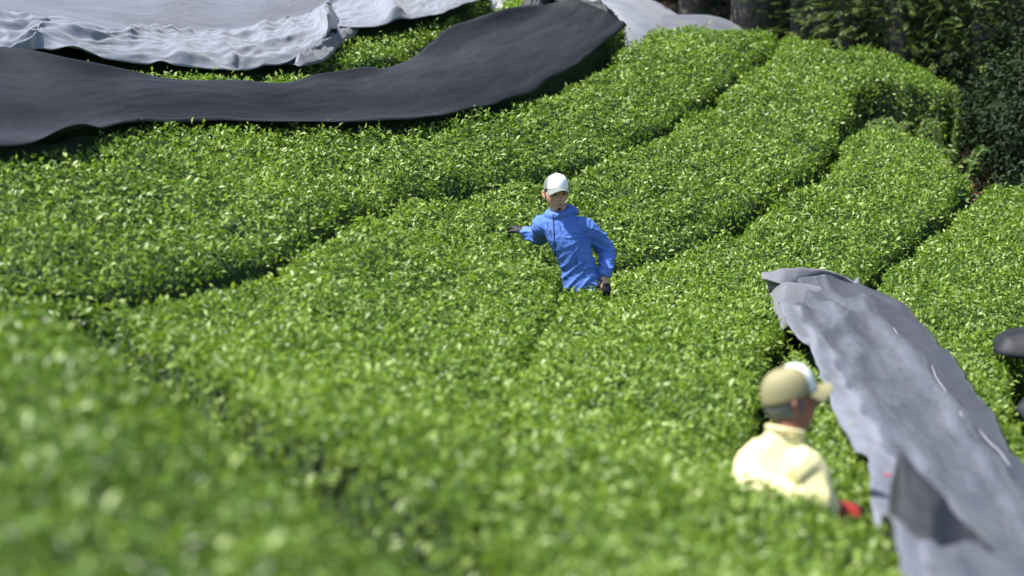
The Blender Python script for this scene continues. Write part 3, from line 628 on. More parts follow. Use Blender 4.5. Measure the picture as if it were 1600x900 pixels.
# ------------------------------------------------------------------ wood behind the field
def gz(x, y): return float(ground_z(np.array(float(x)), np.array(float(y))))
def trunk_mesh(name, h, r, seed, bend=0.15):
    rg = np.random.default_rng(seed); n = 22; seg = 14; V = []
    a0, a1 = rg.uniform(0, 6.28, 2)
    for i in range(n + 1):
        t = i / n; z = -0.25 + t * (h + 0.25); rr = r * (1 - 0.85 * t) * (1 + 0.5 * math.exp(-max(z, 0) / 0.18)) + 0.01
        cx = bend * math.sin(t * 2.5 + a0) * t; cy = bend * math.sin(t * 3 + a1) * t
        for k in range(seg):
            a = 2 * math.pi * k / seg; q = rr * (1 + 0.06 * math.sin(5 * a + 2 * t) + 0.04 * math.sin(9 * a + a0)); V.append((cx + q * math.cos(a), cy + q * math.sin(a), z))
    F = [(i * seg + k, i * seg + (k + 1) % seg, (i + 1) * seg + (k + 1) % seg, (i + 1) * seg + k) for i in range(n) for k in range(seg)]
    return mesh_np(name, np.array(V), np.array(F), 4)
def crown_mesh(name, h, z0, rad, nb, nspray, nleaf, seed, lsize=0.13, taper=True, wd=1.0):
    rg = np.random.default_rng(seed); pos = []; ax = []; nr = []; 
    for b in range(nb):
        t = (b + rg.uniform(0, 1)) / nb; z = z0 + (h - z0) * t; L = rad * ((1 - t) ** 0.6 if taper else 1) * rg.uniform(0.65, 1.15) + 0.15; a = rg.uniform(0, 6.28)
        s = rg.uniform(0.12, 1, nspray) ** 0.8
        bx = np.cos(a) * L * s; by = np.sin(a) * L * s; bz = z + 0.25 * L * s - 0.55 * L * s ** 2
        jit = 0.16 * L + 0.08
        c = np.stack([bx, by, bz], -1) + rg.normal(0, 1, (nspray, 3)) * np.array([jit, jit, jit * 0.35])
        for k in range(nspray):
            out = np.array([math.cos(a), math.sin(a), -0.25]) + rg.normal(0, 0.35, 3); out /= np.linalg.norm(out)
            up = np.array([0, 0, 1.]) + rg.normal(0, 0.3, 3); sd = np.cross(up, out); sd /= np.linalg.norm(sd); up = np.cross(out, sd)
            for j in range(nleaf):
                q = j / max(1, nleaf - 1); sgn = 1 if j % 2 else -1
                p = c[k] + out * (q * lsize * 1.6); d = out * (0.55 + 0.6 * q) + sd * sgn * (1 - 0.8 * q) + np.array([0, 0, -0.25 * (1 - q)])
                pos.append(p); ax.append(d / np.linalg.norm(d)); nr.append(up)
    pos = np.array(pos); ax = np.array(ax); nr = np.array(nr); n = len(pos)
    tint = np.clip(np.repeat(rg.normal(0.45, 0.2, nb * nspray), nleaf) + rg.normal(0, 0.08, n), 0, 1)
    return leaves_mesh(name, pos, nr, rg.uniform(0.8, 1.2, n) * lsize, rg.uniform(0.24, 0.36, n) * lsize * wd, np.zeros(n), tint, axis=ax, droop=0.15)
proto = []
NEAR = (trunk_mesh('trunk', 11, .11, 57), crown_mesh('crown', 11, 4.3, 2.3, 120, 60, 6, 67, lsize=0.12))
for k, (h, r, z0, rad) in enumerate([(13, .17, 2.6, 2.3), (11, .13, 2.4, 2.0), (14, .20, 3.0, 2.6)]):
    proto.append((trunk_mesh('trunk', h, r, 50 + k), crown_mesh('crown', h, z0, rad, 130, 56, 6, 60 + k, lsize=0.13)))
def conifer(px, d, k, label, sc=1.0, rz=0.0, group='conifers of the wood behind the tea field'):
    q = W(px, 450, d); x, y = q[0], q[1]
    o = empty('conifer_tree', (x, y, gz(x, y)), label, 'tree', group, rz)
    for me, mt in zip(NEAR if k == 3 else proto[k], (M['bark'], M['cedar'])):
        c = link(me.name.split('.')[0], me, mt, o, world=False)
    o.scale = (sc, sc, 1.0)
conifer(1160, 22.5, 0, 'conifer with a pale grey trunk rising behind the low grey cloth hump', 1.0, 0.3)
conifer(1243, 23.0, 1, 'thin pale-trunked conifer directly above the green crest, second pale trunk from the left', .9, 1.3)
conifer(1312, 25.0, 1, 'slim conifer trunk just left of the sunlit hanging branches', .75, 2.2)
conifer(1480, 23.8, 3, 'shaded conifer trunk behind the right end of the small far hedge', .8, 2.0)
conifer(1575, 22.6, 3, 'shaded conifer trunk among the dark shrubs at right', .8, 3.1)
conifer(1392, 25.2, 2, 'thicker shaded trunk seen through the hanging sunlit branches', 1.0, 4.2)
deep = 'conifer standing deep in the dark wood behind the tea field'
for i, (px, d) in enumerate([(960,27),(1020,30),(1075,26),(1100,34),(1190,28),(1215,33),(1275,27.5),(1345,30),(1430,26),(1475,31),(1520,24.5),(1590,28),(1640,23),(1700,26),(1750,20.5),(1135,38),(1300,38),(900,34),(1850,24)]):
    conifer(px, d, i % 3, deep, 0.8 + 0.3 * ((i * 37) % 10) / 10, i * 1.7, 'unlit conifers deep in the wood')
# edge trees with low branches in the sun
def edge_tree(px, d, h, z0, rad, seed, label, nb=70):
    q = W(px, 450, d); x, y = q[0], q[1]; o = empty('conifer_tree', (x, y, gz(x, y)), label, 'tree', 'conifers with low branches at the edge of the wood')
    link('trunk', trunk_mesh('trunk', h, 0.11, seed), M['bark'], o, world=False)
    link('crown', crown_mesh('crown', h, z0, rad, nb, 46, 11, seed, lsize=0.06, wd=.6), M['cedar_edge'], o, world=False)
edge_tree(1395, 21.2, 3.2, 0.95, 1.5, 301, 'edge conifer with feathery sunlit branches hanging above the small far hedge', 55)
edge_tree(1520, 21.0, 3.4, 1.0, 1.3, 302, 'edge conifer with low dark branches, in the top right corner', 50)

# shaded shrubs, ferns
def blob_leaves(name, c, r3, n, size, mat, parent, seed, tlo=0.45):
    rg = np.random.default_rng(seed); v = rg.normal(size=(n, 3)); v /= np.linalg.norm(v, axis=1, keepdims=True)
    rad = rg.uniform(0.35, 1.0, n) ** 0.5 * (1 + 0.22 * np.sin(v[:, 0] * 5 + seed) * np.sin(v[:, 1] * 6 + 1) + 0.15 * np.sin(v[:, 2] * 9 + seed))
    p = v * rad[:, None] * np.array(r3) + np.array(c)
    L = rg.uniform(0.7, 1.3, n) * size
    return link(name, leaves_mesh(name, p, v + [0, 0, .6], L, L * rg.uniform(0.3, 0.45, n), rg.uniform(-.3, .8, n), np.clip(rg.normal(tlo, .2, n), 0, 1)), mat, parent)
def shrub(px, d, hgt, rw, n, label, seed, size=0.06):
    q = W(px, 450, d); x, y = q[0], q[1]; z = gz(x, y); o = empty('shrub', (x, y, z), label, 'shrub', 'shaded shrubs along the edge of the wood')
    rg = np.random.default_rng(seed)
    for k in range(4):
        a = rg.uniform(0, 6.28); tube([(x, y, z - .05), (x + .1 * math.cos(a), y + .1 * math.sin(a), z + hgt * .4), (x + .3 * rw * math.cos(a), y + .3 * rw * math.sin(a), z + hgt * .8)], [.02, .015, .006], M['bark'], 'stem', o, seg=6)
    blob_leaves('foliage', (x, y, z + hgt * 0.55), (rw, rw, hgt * 0.55), n, size, M['shrub'], o, seed)
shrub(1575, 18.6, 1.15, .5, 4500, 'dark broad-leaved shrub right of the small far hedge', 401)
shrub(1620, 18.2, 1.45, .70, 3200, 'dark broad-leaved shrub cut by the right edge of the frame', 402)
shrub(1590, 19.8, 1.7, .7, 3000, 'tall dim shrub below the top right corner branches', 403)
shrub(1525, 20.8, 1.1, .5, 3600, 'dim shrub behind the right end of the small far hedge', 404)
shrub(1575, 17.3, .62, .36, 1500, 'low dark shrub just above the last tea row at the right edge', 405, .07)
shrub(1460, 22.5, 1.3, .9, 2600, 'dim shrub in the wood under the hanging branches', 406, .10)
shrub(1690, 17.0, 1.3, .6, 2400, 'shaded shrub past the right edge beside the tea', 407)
def fern(px, py, d, n, L, label, seed):
    q = W(px, py, d); x, y = q[0], q[1]; z = float(q[2]); zz = gz(x, y); rg = np.random.default_rng(seed)
    o = empty('fern', (x, y, zz), label, 'fern', 'ferns between the tea and the wood'); pos = []; ax = []; nr = []
    for k in range(n):
        pos = []; ax = []; nr = []
        a = rg.uniform(0, 6.28); l = L * rg.uniform(.7, 1.15); out = np.array([math.cos(a), math.sin(a), 0])
        for j in range(16):
            t = (j + 1) / 17; p = np.array([x, y, zz]) + out * l * t * 0.9 + np.array([0, 0, max(z - zz, .15) * (1.6 * t - 1.0 * t * t) * 1.4]); sd = np.array([-out[1], out[0], 0])
            for sgn in (-1, 1, 0): pos.append(p - out * .01 * (sgn == 0)); ax.append(sd * sgn + out * .35 + np.array([0, 0, -.15]) if sgn else out + np.array([0, 0, (max(z - zz, .15) * (1.6 - 2.0 * t) * 1.4) / (l * .9)])); nr.append([0, 0, 1.])
        pos = np.array(pos); ax = np.array(ax); ax /= np.linalg.norm(ax, axis=1, keepdims=True); m = len(pos); tt_ = np.repeat(np.linspace(1, .25, 16), 3)
        link('frond', leaves_mesh('frond', pos, np.array(nr), .13 * tt_, .035 * tt_ + .01, np.zeros(m), rg.uniform(.2, .9, m), axis=ax), M['fern'], o)
fern(1412, 172, 17.6, 9, .38, 'light green fern standing before the dark front of the small far hedge', 501)
fern(1462, 235, 17.0, 8, .42, 'pale yellowish fern at the upper end of the row by the brown leaf litter', 502)
fern(1388, 180, 17.9, 6, .30, 'small fern in the dark corner left of the light green fern', 503)
fern(1500, 215, 17.4, 7, .35, 'dim fern under the dark shrub at right', 504)
# undergrowth (nobody could count it)
n = 26000; ux = rng.uniform(-3, 16, n); uy = rng.uniform(21.0, 40, n); uz = ground_z(ux, uy) + rng.uniform(0, 1, n) ** 2 * (0.35 + 0.5 * np.clip(lump(ux, uy, 1.2, 6), 0, 1))
L_ = rng.uniform(.10, .2, n)
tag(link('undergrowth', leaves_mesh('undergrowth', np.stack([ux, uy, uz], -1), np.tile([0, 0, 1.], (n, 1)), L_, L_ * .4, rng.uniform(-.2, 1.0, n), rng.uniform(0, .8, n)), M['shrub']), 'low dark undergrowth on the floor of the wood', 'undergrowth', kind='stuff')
n = 9000; ux = rng.uniform(2.6, 9, n); uy = rng.uniform(14.5, 22, n); uz = ground_z(ux, uy) + rng.uniform(0.0, .03, n)
M['litter'] = leaf_mat('leaf_litter', [(0, (.06, .035, .02)), (.6, (.16, .09, .05)), (1, (.30, .19, .11))], rough=.8, trans=.05, spec=.2, tint=(1, .8, .6))
L_ = rng.uniform(.05, .11, n)
tag(link('leaf_litter', leaves_mesh('leaf_litter', np.stack([ux, uy, uz], -1), np.tile([0, 0, 1.], (n, 1)), L_, L_ * .5, rng.uniform(-.1, .4, n), rng.uniform(0, 1, n)), M['litter']), 'brown fallen leaves on the bare ground past the row ends', 'leaf litter', kind='stuff')

# ------------------------------------------------------------------ people
def ring_loft(rings, seg=28):
    """rings: (centre, ax, ay) vectors; closed ends"""
    V = []; F = []
    for c, ax, ay in rings:
        c, ax, ay = map(np.array, (c, ax, ay))
        for k in range(seg):
            a = 2 * math.pi * k / seg; ca, sa = math.cos(a), math.sin(a)
            ca = math.copysign(abs(ca) ** 0.9, ca); sa = math.copysign(abs(sa) ** 0.9, sa)
            V.append(c + ax * ca + ay * sa)
    n = len(rings)
    F = [(i * seg + k, i * seg + (k + 1) % seg, (i + 1) * seg + (k + 1) % seg, (i + 1) * seg + k) for i in range(n - 1) for k in range(seg)]
    F += [tuple(reversed(range(seg))), tuple((n - 1) * seg + k for k in range(seg))]
    return np.array(V), F
def smooth_path(pts, rad, n):
    pts = np.array(pts, float); s = np.r_[0, np.cumsum(np.linalg.norm(np.diff(pts, axis=0), axis=1))]; t = np.linspace(0, s[-1], n)
    o = np.stack([np.interp(t, s, pts[:, k]) for k in range(3)], -1); r = np.interp(t, s, rad)
    for _ in range(3): o[1:-1] = .25 * o[:-2] + .5 * o[1:-1] + .25 * o[2:]; r[1:-1] = .25 * r[:-2] + .5 * r[1:-1] + .25 * r[2:]
    return o, r
def limb(pts, rad, n=22, seg=18, flat=1.0, cap_=True):
    o, r = smooth_path(pts, rad, n); rings = []; ref = np.array([0.13, -1.0, 0.07])
    tg = np.gradient(o, axis=0); tg /= np.linalg.norm(tg, axis=1, keepdims=True)
    def fr(i, c, q):
        x = np.cross(tg[i], ref); x /= np.linalg.norm(x); y = np.cross(tg[i], x); return (c, x * q, y * q * flat)
    if cap_:
        for a in (80, 55, 30): rings.append(fr(0, o[0] - tg[0] * r[0] * math.sin(R(a)) * .9, r[0] * math.cos(R(a))))
    for i in range(n): rings.append(fr(i, o[i], r[i]))
    if cap_:
        for a in (30, 55, 80): rings.append(fr(-1, o[-1] + tg[-1] * r[-1] * math.sin(R(a)) * .9, r[-1] * math.cos(R(a))))
    return ring_loft(rings, seg)
def fuse(name, parts, voxel, mat, parent, iters=3, post=None):
    V = []; F = []; o = 0
    for v, f in parts:
        V.append(v); F += [tuple(i + o for i in q) for q in f]; o += len(v)
    V = np.vstack(V); me = bpy.data.meshes.new('tmp'); me.from_pydata(V.tolist(), [], F)
    bm = bmesh.new(); bm.from_mesh(me); bmesh.ops.recalc_face_normals(bm, faces=bm.faces); bm.to_mesh(me); bm.free()
    t = bpy.data.objects.new('tmp', me); col.objects.link(t)
    rm = t.modifiers.new('r', 'REMESH'); rm.mode = 'VOXEL'; rm.voxel_size = voxel; rm.use_smooth_shade = True
    if iters: sm = t.modifiers.new('s', 'SMOOTH'); sm.factor = 0.5; sm.iterations = iters
    dg = bpy.context.evaluated_depsgraph_get(); dg.update()
    out = bpy.data.meshes.new_from_object(t.evaluated_get(dg)); out.name = name
    bpy.data.objects.remove(t); bpy.data.meshes.remove(me)
    if post is not None:
        n = len(out.vertices); co = np.empty(n * 3, np.float32); no = np.empty(n * 3, np.float32)
        out.vertices.foreach_get('co', co); out.vertices.foreach_get('normal', no)
        co = post(co.reshape(-1, 3).astype(float), no.reshape(-1, 3).astype(float)); out.vertices.foreach_set('co', co.astype(np.float32).ravel()); out.update()
    out.materials.clear()
    for p in out.polygons: p.use_smooth = True
    return link(name, out, mat, parent, world=False)
def head_part(c, yaw, nod, roll, s=1.0):
    """head with brow, eye hollows, nose, lips, chin, ears; local face direction is -y"""
    nu, nv = 96, 72; V = []; Mx = Matrix.Rotation(yaw, 3, 'Z') @ Matrix.Rotation(roll, 3, 'Y') @ Matrix.Rotation(nod, 3, 'X')
    for j in range(nv + 1):
        ph = math.pi * j / nv; z = math.cos(ph); rr = math.sin(ph)
        for i in range(nu):
            a = 2 * math.pi * i / nu; x = rr * math.sin(a); y = -rr * math.cos(a)      # a = 0 is the face
            X = 0.076 * x; Y = 0.096 * y; Z = 0.118 * z
            if z < 0.05:
                k = min(1, (0.05 - z)); X *= 1 - 0.30 * k ** 1.4; 
                if y > 0: Y *= 1 - 0.55 * k
                else: Y *= 1 - 0.10 * k
            if y < 0: Y *= 1.0 - 0.06 * (1 - abs(x))
            V.append((X, Y, Z))
    V = np.array(V); f = V[:, 1] < 0
    def g(cx, cz, sx, sz, amt):
        V[:, 1] -= f * amt * np.exp(-((V[:, 0] - cx) / sx) ** 2 - ((V[:, 2] - cz) / sz) ** 2)
    g(0, .028, .045, .010, .006)                       # brow
    for sx in (-1, 1): g(sx * .031, .006, .016, .012, -.013); g(sx * .031, .006, .009, .006, .006); g(sx * .044, -.022, .018, .018, .006)
    g(0, -.004, .008, .022, .012); g(0, -.026, .012, .011, .022); g(0, -.030, .018, .008, .008)   # nose
    g(0, -.056, .022, .006, .010); g(0, -.067, .018, .006, .010); g(0, -.061, .022, .0028, -.006)   # lips
    g(0, -.092, .022, .014, .012)                      # chin
    out = [(V, [(j * nu + i, j * nu + (i + 1) % nu, (j + 1) * nu + (i + 1) % nu, (j + 1) * nu + i) for j in range(nv) for i in range(nu)])]
    for sx in (-1, 1):                                 # ears
        e = limb([(sx * .070, .006, .022), (sx * .086, .020, .026), (sx * .089, .022, .006), (sx * .083, .014, -.016), (sx * .070, .002, -.026)], [.007, .009, .008, .009, .007], n=12, seg=8)
        out.append(e); out.append(limb([(sx * .068, .010, .018), (sx * .080, .014, .0), (sx * .068, .006, -.02)], [.008, .006, .007], n=8, seg=8))
    A = np.array(Mx); return [((v * s) @ A.T + np.array(c), f_) for v, f_ in out], (lambda p: tuple((np.array(p) * s) @ A.T + np.array(c))), A
def hand_parts(wrist, direction, palm_n, s=1.0, curl=0.6, thumb=1):
    d = np.array(direction, float); d /= np.linalg.norm(d); nrm = np.array(palm_n, float); nrm -= nrm @ d * d; nrm /= np.linalg.norm(nrm); sd = np.cross(d, nrm)
    w0 = np.array(wrist, float); L = lambda a, b, c: w0 + s * (d * a + sd * b + nrm * c)
    out = [ring_loft([(L(q, 0, 0), sd * s * rx, nrm * s * ry) for q, rx, ry in [(-.012, .02, .016), (0, .026, .019), (.025, .034, .017), (.06, .041, .015), (.085, .040, .012), (.093, .034, .008)]], 18)]
    for k, (off, ln) in enumerate([(-.030, .066), (-.010, .078), (.010, .073), (.029, .058)]):
        p = [L(.07, off, 0)]; ang = 0.15; q = np.array([.088, off, 0.0]); p.append(L(*q))
        for seg_, fr in enumerate((.45, .32, .23)):
            ang += curl * (0.75 if seg_ == 0 else 1.0); q = q + ln * fr * np.array([math.cos(ang), off * 1.2, math.sin(ang)]); p.append(L(*q))
        out.append(limb(p, [.010, .0098, .009, .0082, .0072], n=16, seg=10) if s == 1 else limb(p, np.array([.010, .0098, .009, .0082, .0072]) * s, n=16, seg=10))
    t = thumb
    out.append(limb([L(.012, -t * .020, .004), L(.040, -t * .046, .012), L(.066, -t * .056, .024), L(.086, -t * .050, .036)], np.array([.014, .012, .0105, .0085]) * s, n=14, seg=10))
    return out
M['skin'] = noise_mat('skin', [(0.3, (0.48, 0.27, 0.175)), (0.7, (0.56, 0.33, 0.225))], scale=30, rough=.5, bump=.1, bscale=200, bdist=.001)
M['skin2'] = noise_mat('tanned_skin', [(0.3, (0.19, 0.078, 0.045)), (0.7, (0.25, 0.11, 0.065))], scale=30, rough=.5, bump=.1, bscale=200, bdist=.001)
def fabric(name, c0, c1, rough=.7, sheen=.2, bump=.25):
    return noise_mat(name, [(0.3, c0), (0.7, c1)], scale=5, rough=rough, bump=bump, bscale=22, bdist=.01, spec=.3)
M['jacket'] = fabric('blue_jacket', (0.062, 0.135, 0.43), (0.082, 0.172, 0.51), rough=.75)
M['zip'] = fabric('dark_zip', (0.01, 0.012, 0.04), (0.02, 0.02, 0.06))
M['trousers'] = fabric('dark_trousers', (0.02, 0.022, 0.03), (0.035, 0.038, 0.05))
M['white'] = fabric('white_cap', (0.72, 0.73, 0.74), (0.80, 0.81, 0.82), bump=.05)
M['capgrey'] = fabric('grey_cap', (0.13, 0.15, 0.14), (0.17, 0.19, 0.175), bump=.1)
M['khaki'] = fabric('khaki_cap', (0.20, 0.185, 0.095), (0.26, 0.24, 0.13), bump=.1)
M['yellow'] = fabric('yellow_shirt', (0.60, 0.55, 0.28), (0.67, 0.62, 0.34), rough=.8)
M['glove'] = fabric('dark_glove', (0.015, 0.015, 0.018), (0.03, 0.03, 0.035))
M['redglove'] = fabric('red_glove', (0.22, 0.022, 0.014), (0.28, 0.03, 0.018), rough=.6)
M['hair'] = fabric('black_hair', (0.012, 0.010, 0.009), (0.022, 0.018, 0.016), bump=1.0)
M['greyhair'] = fabric('grey_hair', (0.07, 0.07, 0.07), (0.16, 0.16, 0.155), bump=1.0)
M['eye'] = fabric('eye', (0.02, 0.015, 0.012), (0.03, 0.02, 0.015), rough=.2)

def cap_parts(to, A, s, person, m_front, m_back, m_brim, front_deg=62, tall=1.0, brim_len=.072):
    """cap crown + brim built in head space; to() maps head space into the person"""
    nu, nv = 72, 26; V = []; F = []; mi = []
    for j in range(nv + 1):
        ph = (math.pi / 2) * j / nv
        for i in range(nu):
            a = 2 * math.pi * i / nu; x = math.sin(a); y = -math.cos(a); r = math.sin(ph) ** 0.62; z = math.cos(ph) ** 0.85
            fz = 1 + 0.10 * max(0, -y) * tall
            V.append(to((0.0835 * x * r, 0.103 * y * r * (1.0 if y > 0 else 1.02) + .002, 0.030 + 0.012 * (-y) * (ph / 1.57) + z * 0.102 * fz)))
    for j in range(nv):
        for i in range(nu):
            F.append((j * nu + i, (j + 1) * nu + i, (j + 1) * nu + (i + 1) % nu, j * nu + (i + 1) % nu))
            a = (360 * (i + .5) / nu + 180) % 360 - 180; mi.append(0 if abs(a) < front_deg else 1)
    me = bpy.data.meshes.new('cap'); me.from_pydata(V, [], F); me.materials.append(m_front); me.materials.append(m_back)
    for p, m_ in zip(me.polygons, mi): p.material_index = m_; p.use_smooth = True
    o = link('cap', me, None, person, world=False); so = o.modifiers.new('t', 'SOLIDIFY'); so.thickness = .004
    V = []; F = []; nu2, nv2 = 30, 10
    for j in range(nv2 + 1):
        for i in range(nu2 + 1):
            a = (i / nu2 - .5) * R(128); q = j / nv2; rx = math.sin(a) * (.080 + .006 * q); ry = -math.cos(a) * .098 - q * brim_len * math.cos(a) ** .6
            V.append(to((rx, ry, .044 - .010 * q - .052 * (abs(math.sin(a)) ** 2.0) * (0.35 + .65 * q))))
    F = [(j * (nu2 + 1) + i, j * (nu2 + 1) + i + 1, (j + 1) * (nu2 + 1) + i + 1, (j + 1) * (nu2 + 1) + i) for j in range(nv2) for i in range(nu2)]
    me = bpy.data.meshes.new('brim'); me.from_pydata(V, [], F); me.materials.append(m_brim)
    for p in me.polygons: p.use_smooth = True
    b = link('brim', me, None, o, world=False); so = b.modifiers.new('t', 'SOLIDIFY'); so.thickness = .004
    me = bpy.data.meshes.new('button')
    v, f = limb([to((0, .0, .131 + .01 * tall)), to((0, .0, .137 + .01 * tall))], [.006, .005], n=4, seg=8); me.from_pydata(v.tolist(), [], f); link('button', me, m_brim, o, world=False)
    return o
def bump_along(co, no, f, amt):
    return co + no * (f(co) * amt)[:, None]
def fold_field(co, sc, seed, dirv=(1, 0, 0)):
    r = np.random.default_rng(seed); o = 0
    for i in range(5):
        a = r.normal(size=3) * np.array([1, .8, 1.2]); a /= np.linalg.norm(a); f = sc * (1 + .5 * i); b = r.normal(size=3); b /= np.linalg.norm(b)
        o = o + (1 - np.abs(np.sin(co @ a * f + r.uniform(0, 6) + 1.5 * np.sin(co @ b * f * .4)))) ** 2 / (1 + .5 * i)
    return o / 2.6

# ---- the man in the blue jacket
_d = float(P((888, 449)) @ fwv); q = W(888, 450, _d); bx, by = float(q[0]), float(q[1]); bz = float(T(bx, by)) - HH + 0.02
zt = (lambda py: (W(888, py, 13.35)[2] - bz))
man = empty('person', (bx, by, bz), 'person in a bright blue hooded jacket and white-fronted cap, standing waist deep between the rows', 'person')
man.scale = (.94, .94, .94)
HC = (-.085, -.01, 1.515)
hp_, to, A = head_part(HC, R(14), R(-2), R(0), 1.0)
legs = [limb([(.125 + sx * .05, .025, .82), (.11 + sx * .08, .0, .47), (.10 + sx * .11, .03, .09)], [.068, .055, .042]) for sx in (-1, 1)]
feet = [limb([(.10 + sx * .11, .05, .05), (.10 + sx * .12, -.12, .035)], [.045, .036], n=8) for sx in (-1, 1)]
torso = ring_loft([((.115, .02, .80), (.095, 0, 0), (0, .075, 0)), ((.10, .02, .95), (.10, 0, 0), (0, .08, 0)), ((.03, .02, 1.12), (.115, 0, 0), (0, .1, 0)), ((-.02, .02, 1.28), (.14, 0, 0), (0, .09, 0)), ((-.05, .02, 1.36), (.06, 0, 0), (0, .06, 0))])
neck = limb([(-.055, .03, 1.32), (-.07, .02, 1.40), (-.078, .01, 1.46)], [.062, .056, .055])
armR = [(-.17, .04, 1.30), (-.19, .25, 1.19), (-.285, .28, 1.22)]      # viewer's left
armL = [(.10, .0, 1.31), (.265, .10, 1.12), (.245, -.05, .975)]        # viewer's right
arms = [limb([np.array(p) for p in a_], [.045, .038, .026]) for a_ in (armR, armL)]
handA = hand_parts((-.295, .282, 1.225), (-.45, .8, .15), (0.1, -.4, -1), curl=.35, thumb=-1)
handB = hand_parts((.242, -.060, .955), (.05, -.10, -1), (-.6, .8, 0), curl=.65)
fuse('body', hp_ + [torso, neck] + legs + feet + arms + handA + handB, .0042, M['skin'], man, 1)
# jacket
jt = ring_loft([((.115, .01, .86), (.142, .02, 0), (-.02, .115, 0)), ((.105, .01, .90), (.142, .02, 0), (-.02, .118, 0)), ((.075, .01, 1.0), (.125, .02, 0), (-.02, .108, 0)), ((.035, .01, 1.10), (.128, .02, 0), (-.02, .118, 0)),
    ((.0, .01, 1.20), (.148, .02, 0), (-.02, .122, 0)), ((-.03, .015, 1.28), (.148, .02, .0), (-.02, .112, 0)), ((-.045, .02, 1.335), (.130, .02, -.01), (-.02, .092, 0)), ((-.055, .02, 1.375), (.088, .01, 0), (-.01, .078, 0)), ((-.062, .015, 1.405), (.072, .01, 0), (-.01, .070, 0))], 40)
slR = limb(armR[:2] + [(-.262, .275, 1.212), (-.288, .28, 1.222)], [.080, .066, .052, .044], n=30)
slL = limb([(.075, .005, 1.30), (.135, .02, 1.27), (.265, .10, 1.125), (.258, .03, 1.05), (.246, -.045, .985)], [.072, .072, .060, .054, .045], n=34)
collar = []
for k in range(25):
    a = 2 * math.pi * k / 24; front = math.cos(a)
    collar.append((-.062 + .082 * math.sin(a), .025 - .080 * front, 1.392 - .012 * front + .018 * math.sin(a)))
collar_l = limb(collar, [.026] * 25, n=60, seg=12, cap_=False)
hood = limb([(-.12, .085, 1.36), (-.05, .125, 1.37), (.02, .085, 1.385), (.035, .03, 1.40)], [.045, .06, .05, .032], n=20)
def jpost(co, no):
    f = fold_field(co, 26, 5); arm = np.clip((co[:, 0] - .10) * 12, 0, 1) + np.clip((-.19 - co[:, 0]) * 12, 0, 1); low = np.clip((1.15 - co[:, 2]) * 4, 0, 1)
    diag = (1 - np.abs(np.sin((co[:, 0] * .85 - co[:, 2] * .55) * 42 + 2 * np.sin(co[:, 2] * 9)))) ** 2
    radial = (1 - np.abs(np.sin(np.arctan2(co[:, 2] - 1.235, co[:, 0] - .115) * 7))) ** 2 * np.exp(-((co[:, 0] - .08) ** 2 + (co[:, 2] - 1.2) ** 2) / .12 ** 2)
    armw = (1 - np.abs(np.sin(co[:, 2] * 60 + 14 * co[:, 0] + np.sin(co[:, 0] * 30)))) ** 2
    f2 = fold_field(co, 70, 15)
    return co + no * (f * (.006 + .010 * low) + f2 * .004 + diag * .010 * low * (1 - np.clip(arm, 0, 1)) + .010 * radial + .010 * armw * np.clip(arm, 0, 1) - .006)[:, None]
jk = fuse('jacket', [jt, slR, slL, collar_l, hood], .0055, M['jacket'], man, 3, jpost)
from mathutils.bvhtree import BVHTree
def on_surface(obj, pts, off=.003, d=(0, 1, 0)):
    bm = bmesh.new(); bm.from_mesh(obj.data); bv = BVHTree.FromBMesh(bm); out = []
    for p in pts:
        h = bv.ray_cast(Vector(p), Vector(d))
        if h[0] is not None: out.append(tuple(h[0] - Vector(d) * off))
    bm.free(); return out
def ltube(path, rad, mat, name, parent, seg=6):
    v, f = limb(path, [rad] * len(path), n=max(6, len(path) * 3), seg=seg); me = bpy.data.meshes.new(name); me.from_pydata(v.tolist(), [], f)
    for p in me.polygons: p.use_smooth = True
    return link(name, me, mat, parent, world=False)
zp = on_surface(jk, [(-.105 + .012 * t + .020 * t * t, -1, 1.385 - .42 * t) for t in np.linspace(0, 1, 16)], .001)
ltube(zp, .0042, M['zip'], 'zip', jk)
for pth in ([(-.145, -1, 1.335), (-.14, -1, 1.30)], [(-.125, -1, 1.28), (-.118, -1, 1.245)], [(-.06, -1, 1.31), (-.058, -1, 1.28)], [(.045, -1, 1.10), (.055, -1, 1.02)]):
    sp = on_surface(jk, pth, .0)
    if len(sp) == 2: ltube([sp[0], tuple((np.array(sp[0]) + sp[1]) / 2), sp[1]], .003, M['zip'], 'pocket_zip', jk)
ltube(on_surface(jk, [(-.15 + .24 * t, -1, 1.215 - .01 * math.sin(t * 3)) for t in np.linspace(0, 1, 14)], .0005), .0016, M['jacket'], 'seam', jk)
fuse('trousers', [ring_loft([((.125, .025, .74), (.115, 0, 0), (0, .095, 0)), ((.12, .025, .93), (.11, 0, 0), (0, .09, 0))])] + [limb([(.125 + sx * .045, .025, .84), (.11 + sx * .085, .0, .47), (.10 + sx * .11, .03, .10)], [.090, .080, .062]) for sx in (-1, 1)], .008, M['trousers'], man, 2)
for sx in (-1, 1): fuse('shoe', [limb([(.10 + sx * .11, .06, .045), (.10 + sx * .12, -.13, .035)], [.055, .045], n=8)], .006, M['zip'], man, 1)
fuse('glove', [(v * 1.0, f) for v, f in hand_parts((-.303, .287, 1.227), (-.45, .8, .15), (0.1, -.4, -1), s=1.13, curl=.35, thumb=-1)], .0038, M['glove'], man, 1)
fuse('glove', [ring_loft([((.242, -.065, .92), (.035, 0, 0), (0, .026, 0)), ((.244, -.075, .885), (.044, 0, 0), (0, .022, 0)), ((.245, -.081, .865), (.042, 0, 0), (0, .018, 0))], 18)] + hand_parts((.242, -.060, .952), (.05, -.10, -1), (-.6, .8, 0), s=1.10, curl=.65)[1:], .0038, M['glove'], man, 1)
